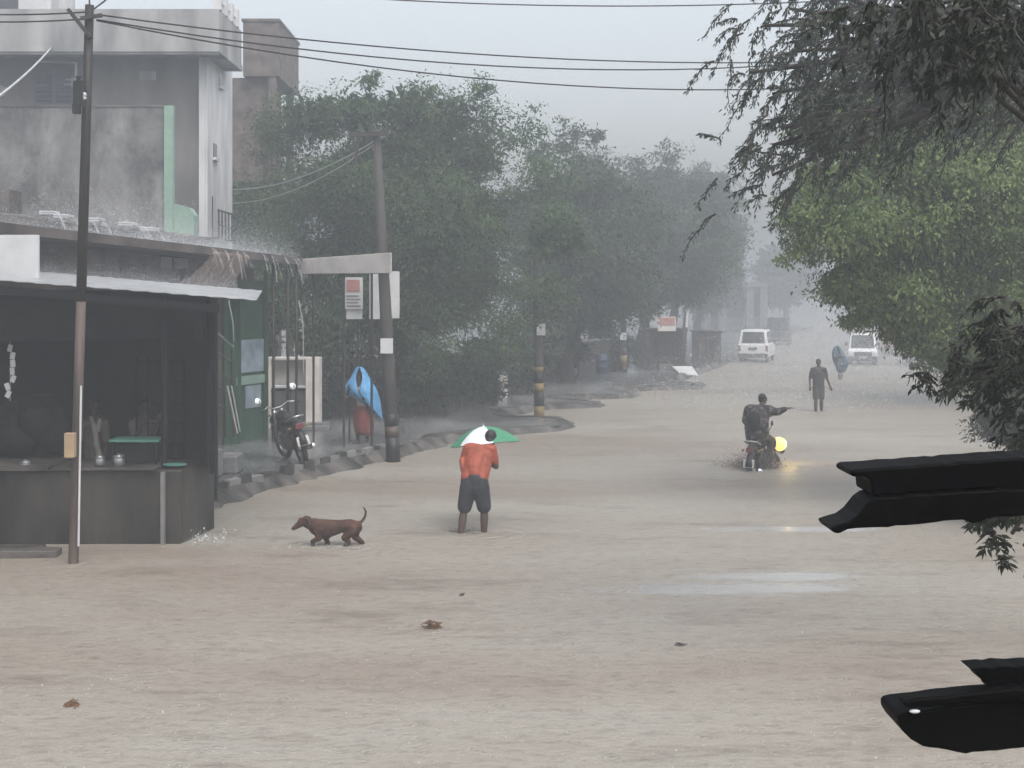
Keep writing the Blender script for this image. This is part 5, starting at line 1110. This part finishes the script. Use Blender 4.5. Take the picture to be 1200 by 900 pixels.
shard(t,'trough',[(1051.5,840),(1055,836.5),(1064,834.5),(1080,833),(1150,824.6),(1290,816),(1290,870),(1178,879),(1140,882),(1133,884),(1122,882),(1100,877.5),(1082,875),(1068,867),(1058,857),(1052.5,848)],Yg,.10,.008)
MB().ball(P(1072,833.5,Yg-.004),(.0085,.004,.0035),12,8).build('water_drop',M['umb_white'],t,smooth=True)  # water drop coloured white; its glint is put into the colour

# ================================================================== SMALL THINGS ON THE WATER
random.seed(4)
def clump(px,py,w,h,n,m,label,cat,name):
    q=G(px,py); mb=MB()
    for i in range(n):
        a=random.uniform(0,PI); d=Vector((math.cos(a),math.sin(a),random.uniform(-.1,.35)))*random.uniform(.3,.6)*w; c=q+Vector((random.gauss(0,w*.22),random.gauss(0,w*.2),random.uniform(0,h)))
        mb.tube([c-d*.5,c+Vector((0,0,h*.2)),c+d*.5],.006,5)
    mb.ball((q.x,q.y,0),(w*.4,w*.35,h*.7),10,7); return tag(mb.build(name,m),label,cat)
clump(507,736,.17,.07,40,M['straw'],'soaked brown straw clump floating on the open water','debris','straw_clump')
clump(541,698,.07,.03,10,M['mud'],'tiny dark scrap floating behind the straw clump','debris','floating_scrap')
clump(796,756,.14,.02,9,M['mud'],'thin dark twigs floating near the middle of the water','debris','floating_twigs')
clump(85,826,.18,.02,14,M['straw'],'brown scraps drifting at the near water','debris','drifting_scraps')
# rain hitting the water
N_=16000
py=365+(905-365)*RNG.random(N_)**.8; px=-40+1280*RNG.random(N_); Yy=CAMH*F/(py-HY); h=RNG.exponential(.010,N_)*np.clip(Yy/16,.7,2.2)
pos=np.stack([(px-600)/F*Yy,Yy,h+.002],1); keep=~((px<650)&(py<600-(px-250)*.2))
specks('rain_splashes',pos[keep],.0030,M['foam'],'tiny drops thrown up where the rain hits the water',(1,1,1.2))
n2=900000; Yf=44+86*RNG.random(n2)**.62; Xf=(.30*Yf-10.2)+RNG.random(n2)**.85*(16+.14*Yf)+RNG.normal(size=n2)*1.5  # far spray specks, raised and multiplied to add haze denser with distance
specks('rain_splashes',np.stack([Xf,Yf,.02+RNG.exponential(1.0,n2)*np.clip((Yf-40)/24,.12,3.6)],1),.0125,M['foam'],'pale rain spray over the far road, thickened into extra haze')
n2=50000; Yf=26+30*RNG.random(n2); Xf=(.33*Yf-13.6)-RNG.random(n2)*3.5
specks('rain_splashes',np.stack([Xf,Yf,.21+RNG.exponential(.14,n2)],1),.0032,M['foam'],'low spray of rain bursting on the wet pavement')
def burst(px,py,n,sx,sz,m=M['foam'],s=.008,lab=''):
    q=G(px,py); p=np.array(q)+RNG.normal(size=(n,3))*np.array([sx,sx*.7,0]); p[:,2]=RNG.exponential(sz,n)
    specks('splash',p,s,m,lab)
burst(882,547,5200,.36,.10,M['runoff'],.011,'muddy splash thrown up around the motorcycle wheels')
burst(888,548,3500,.24,.13,M['mud'],.010,'dark churned spray hiding the lower wheels of the motorcycle')
burst(541,624,500,.14,.03,M['mud'],.006,'dark churned water around the wading man')
burst(240,634,500,.25,.05,M['foam'],.008,'white splash at the corner of the stall counter')
burst(385,641,260,.34,.018,M['foam'],.006,'small splash around the legs of the dog')

# ================================================================== AIR, LIGHT, CAMERA
def haze():
    m=bpy.data.materials.new('rain_haze'); m.use_nodes=True; N=m.node_tree.nodes; L=m.node_tree.links
    N.remove(N['Principled BSDF']); v=N.new('ShaderNodeVolumePrincipled'); v.inputs['Color'].default_value=(.65,.685,.72,1); v.inputs['Density'].default_value=.0080; v.inputs['Anisotropy'].default_value=.5
    L.new(v.outputs[0],N['Material Output'].inputs['Volume']); return m
hz=MB().box2((-125,-12,-1.4),(145,430,14.8)).build('haze',haze(),origin=(0,0,0)); tag(hz,'grey rain haze filling the street','haze',kind='stuff')
w=bpy.data.worlds.new('World'); scene.world=w; w.use_nodes=True; N=w.node_tree.nodes; L=w.node_tree.links
sk=N.new('ShaderNodeTexSky'); sk.sky_type='NISHITA'; sk.sun_disc=False; sk.sun_elevation=R(58); sk.sun_rotation=R(150); sk.dust_density=6; sk.air_density=1.2; sk.ozone_density=1
hs=N.new('ShaderNodeHueSaturation'); hs.inputs['Saturation'].default_value=.36; L.new(sk.outputs[0],hs.inputs['Color']); L.new(hs.outputs[0],N['Background'].inputs[0]); N['Background'].inputs[1].default_value=.185
sl=bpy.data.lights.new('sun','SUN'); sl.energy=.6; sl.angle=R(60); sl.color=(1,.97,.93); so=bpy.data.objects.new('sun',sl); COL.objects.link(so)
so.rotation_euler=(R(32),0,R(180-150)); so.location=(0,0,30)
cam=bpy.data.cameras.new('camera'); co=bpy.data.objects.new('camera',cam); COL.objects.link(co); co.location=(0,0,CAMH); co.rotation_euler=(R(90),0,0)
cam.lens=48; cam.sensor_width=36; cam.sensor_fit='HORIZONTAL'; cam.shift_y=-100/1200; cam.clip_start=.05; cam.clip_end=2000; scene.camera=co
cy=scene.cycles
try: cy.use_denoising=True; cy.denoiser='OPENIMAGEDENOISE'
except Exception: pass
cy.max_bounces=7; cy.diffuse_bounces=3; cy.glossy_bounces=3; cy.transparent_max_bounces=12; cy.volume_bounces=3; cy.transmission_bounces=3
try: cy.volume_step_rate=4
except Exception: pass
cy.caustics_reflective=False; cy.caustics_refractive=False; cy.sample_clamp_indirect=6
vs=scene.view_settings; vs.view_transform='Standard'; vs.look='None'; vs.exposure=.72; vs.gamma=1; vs.use_curve_mapping=False
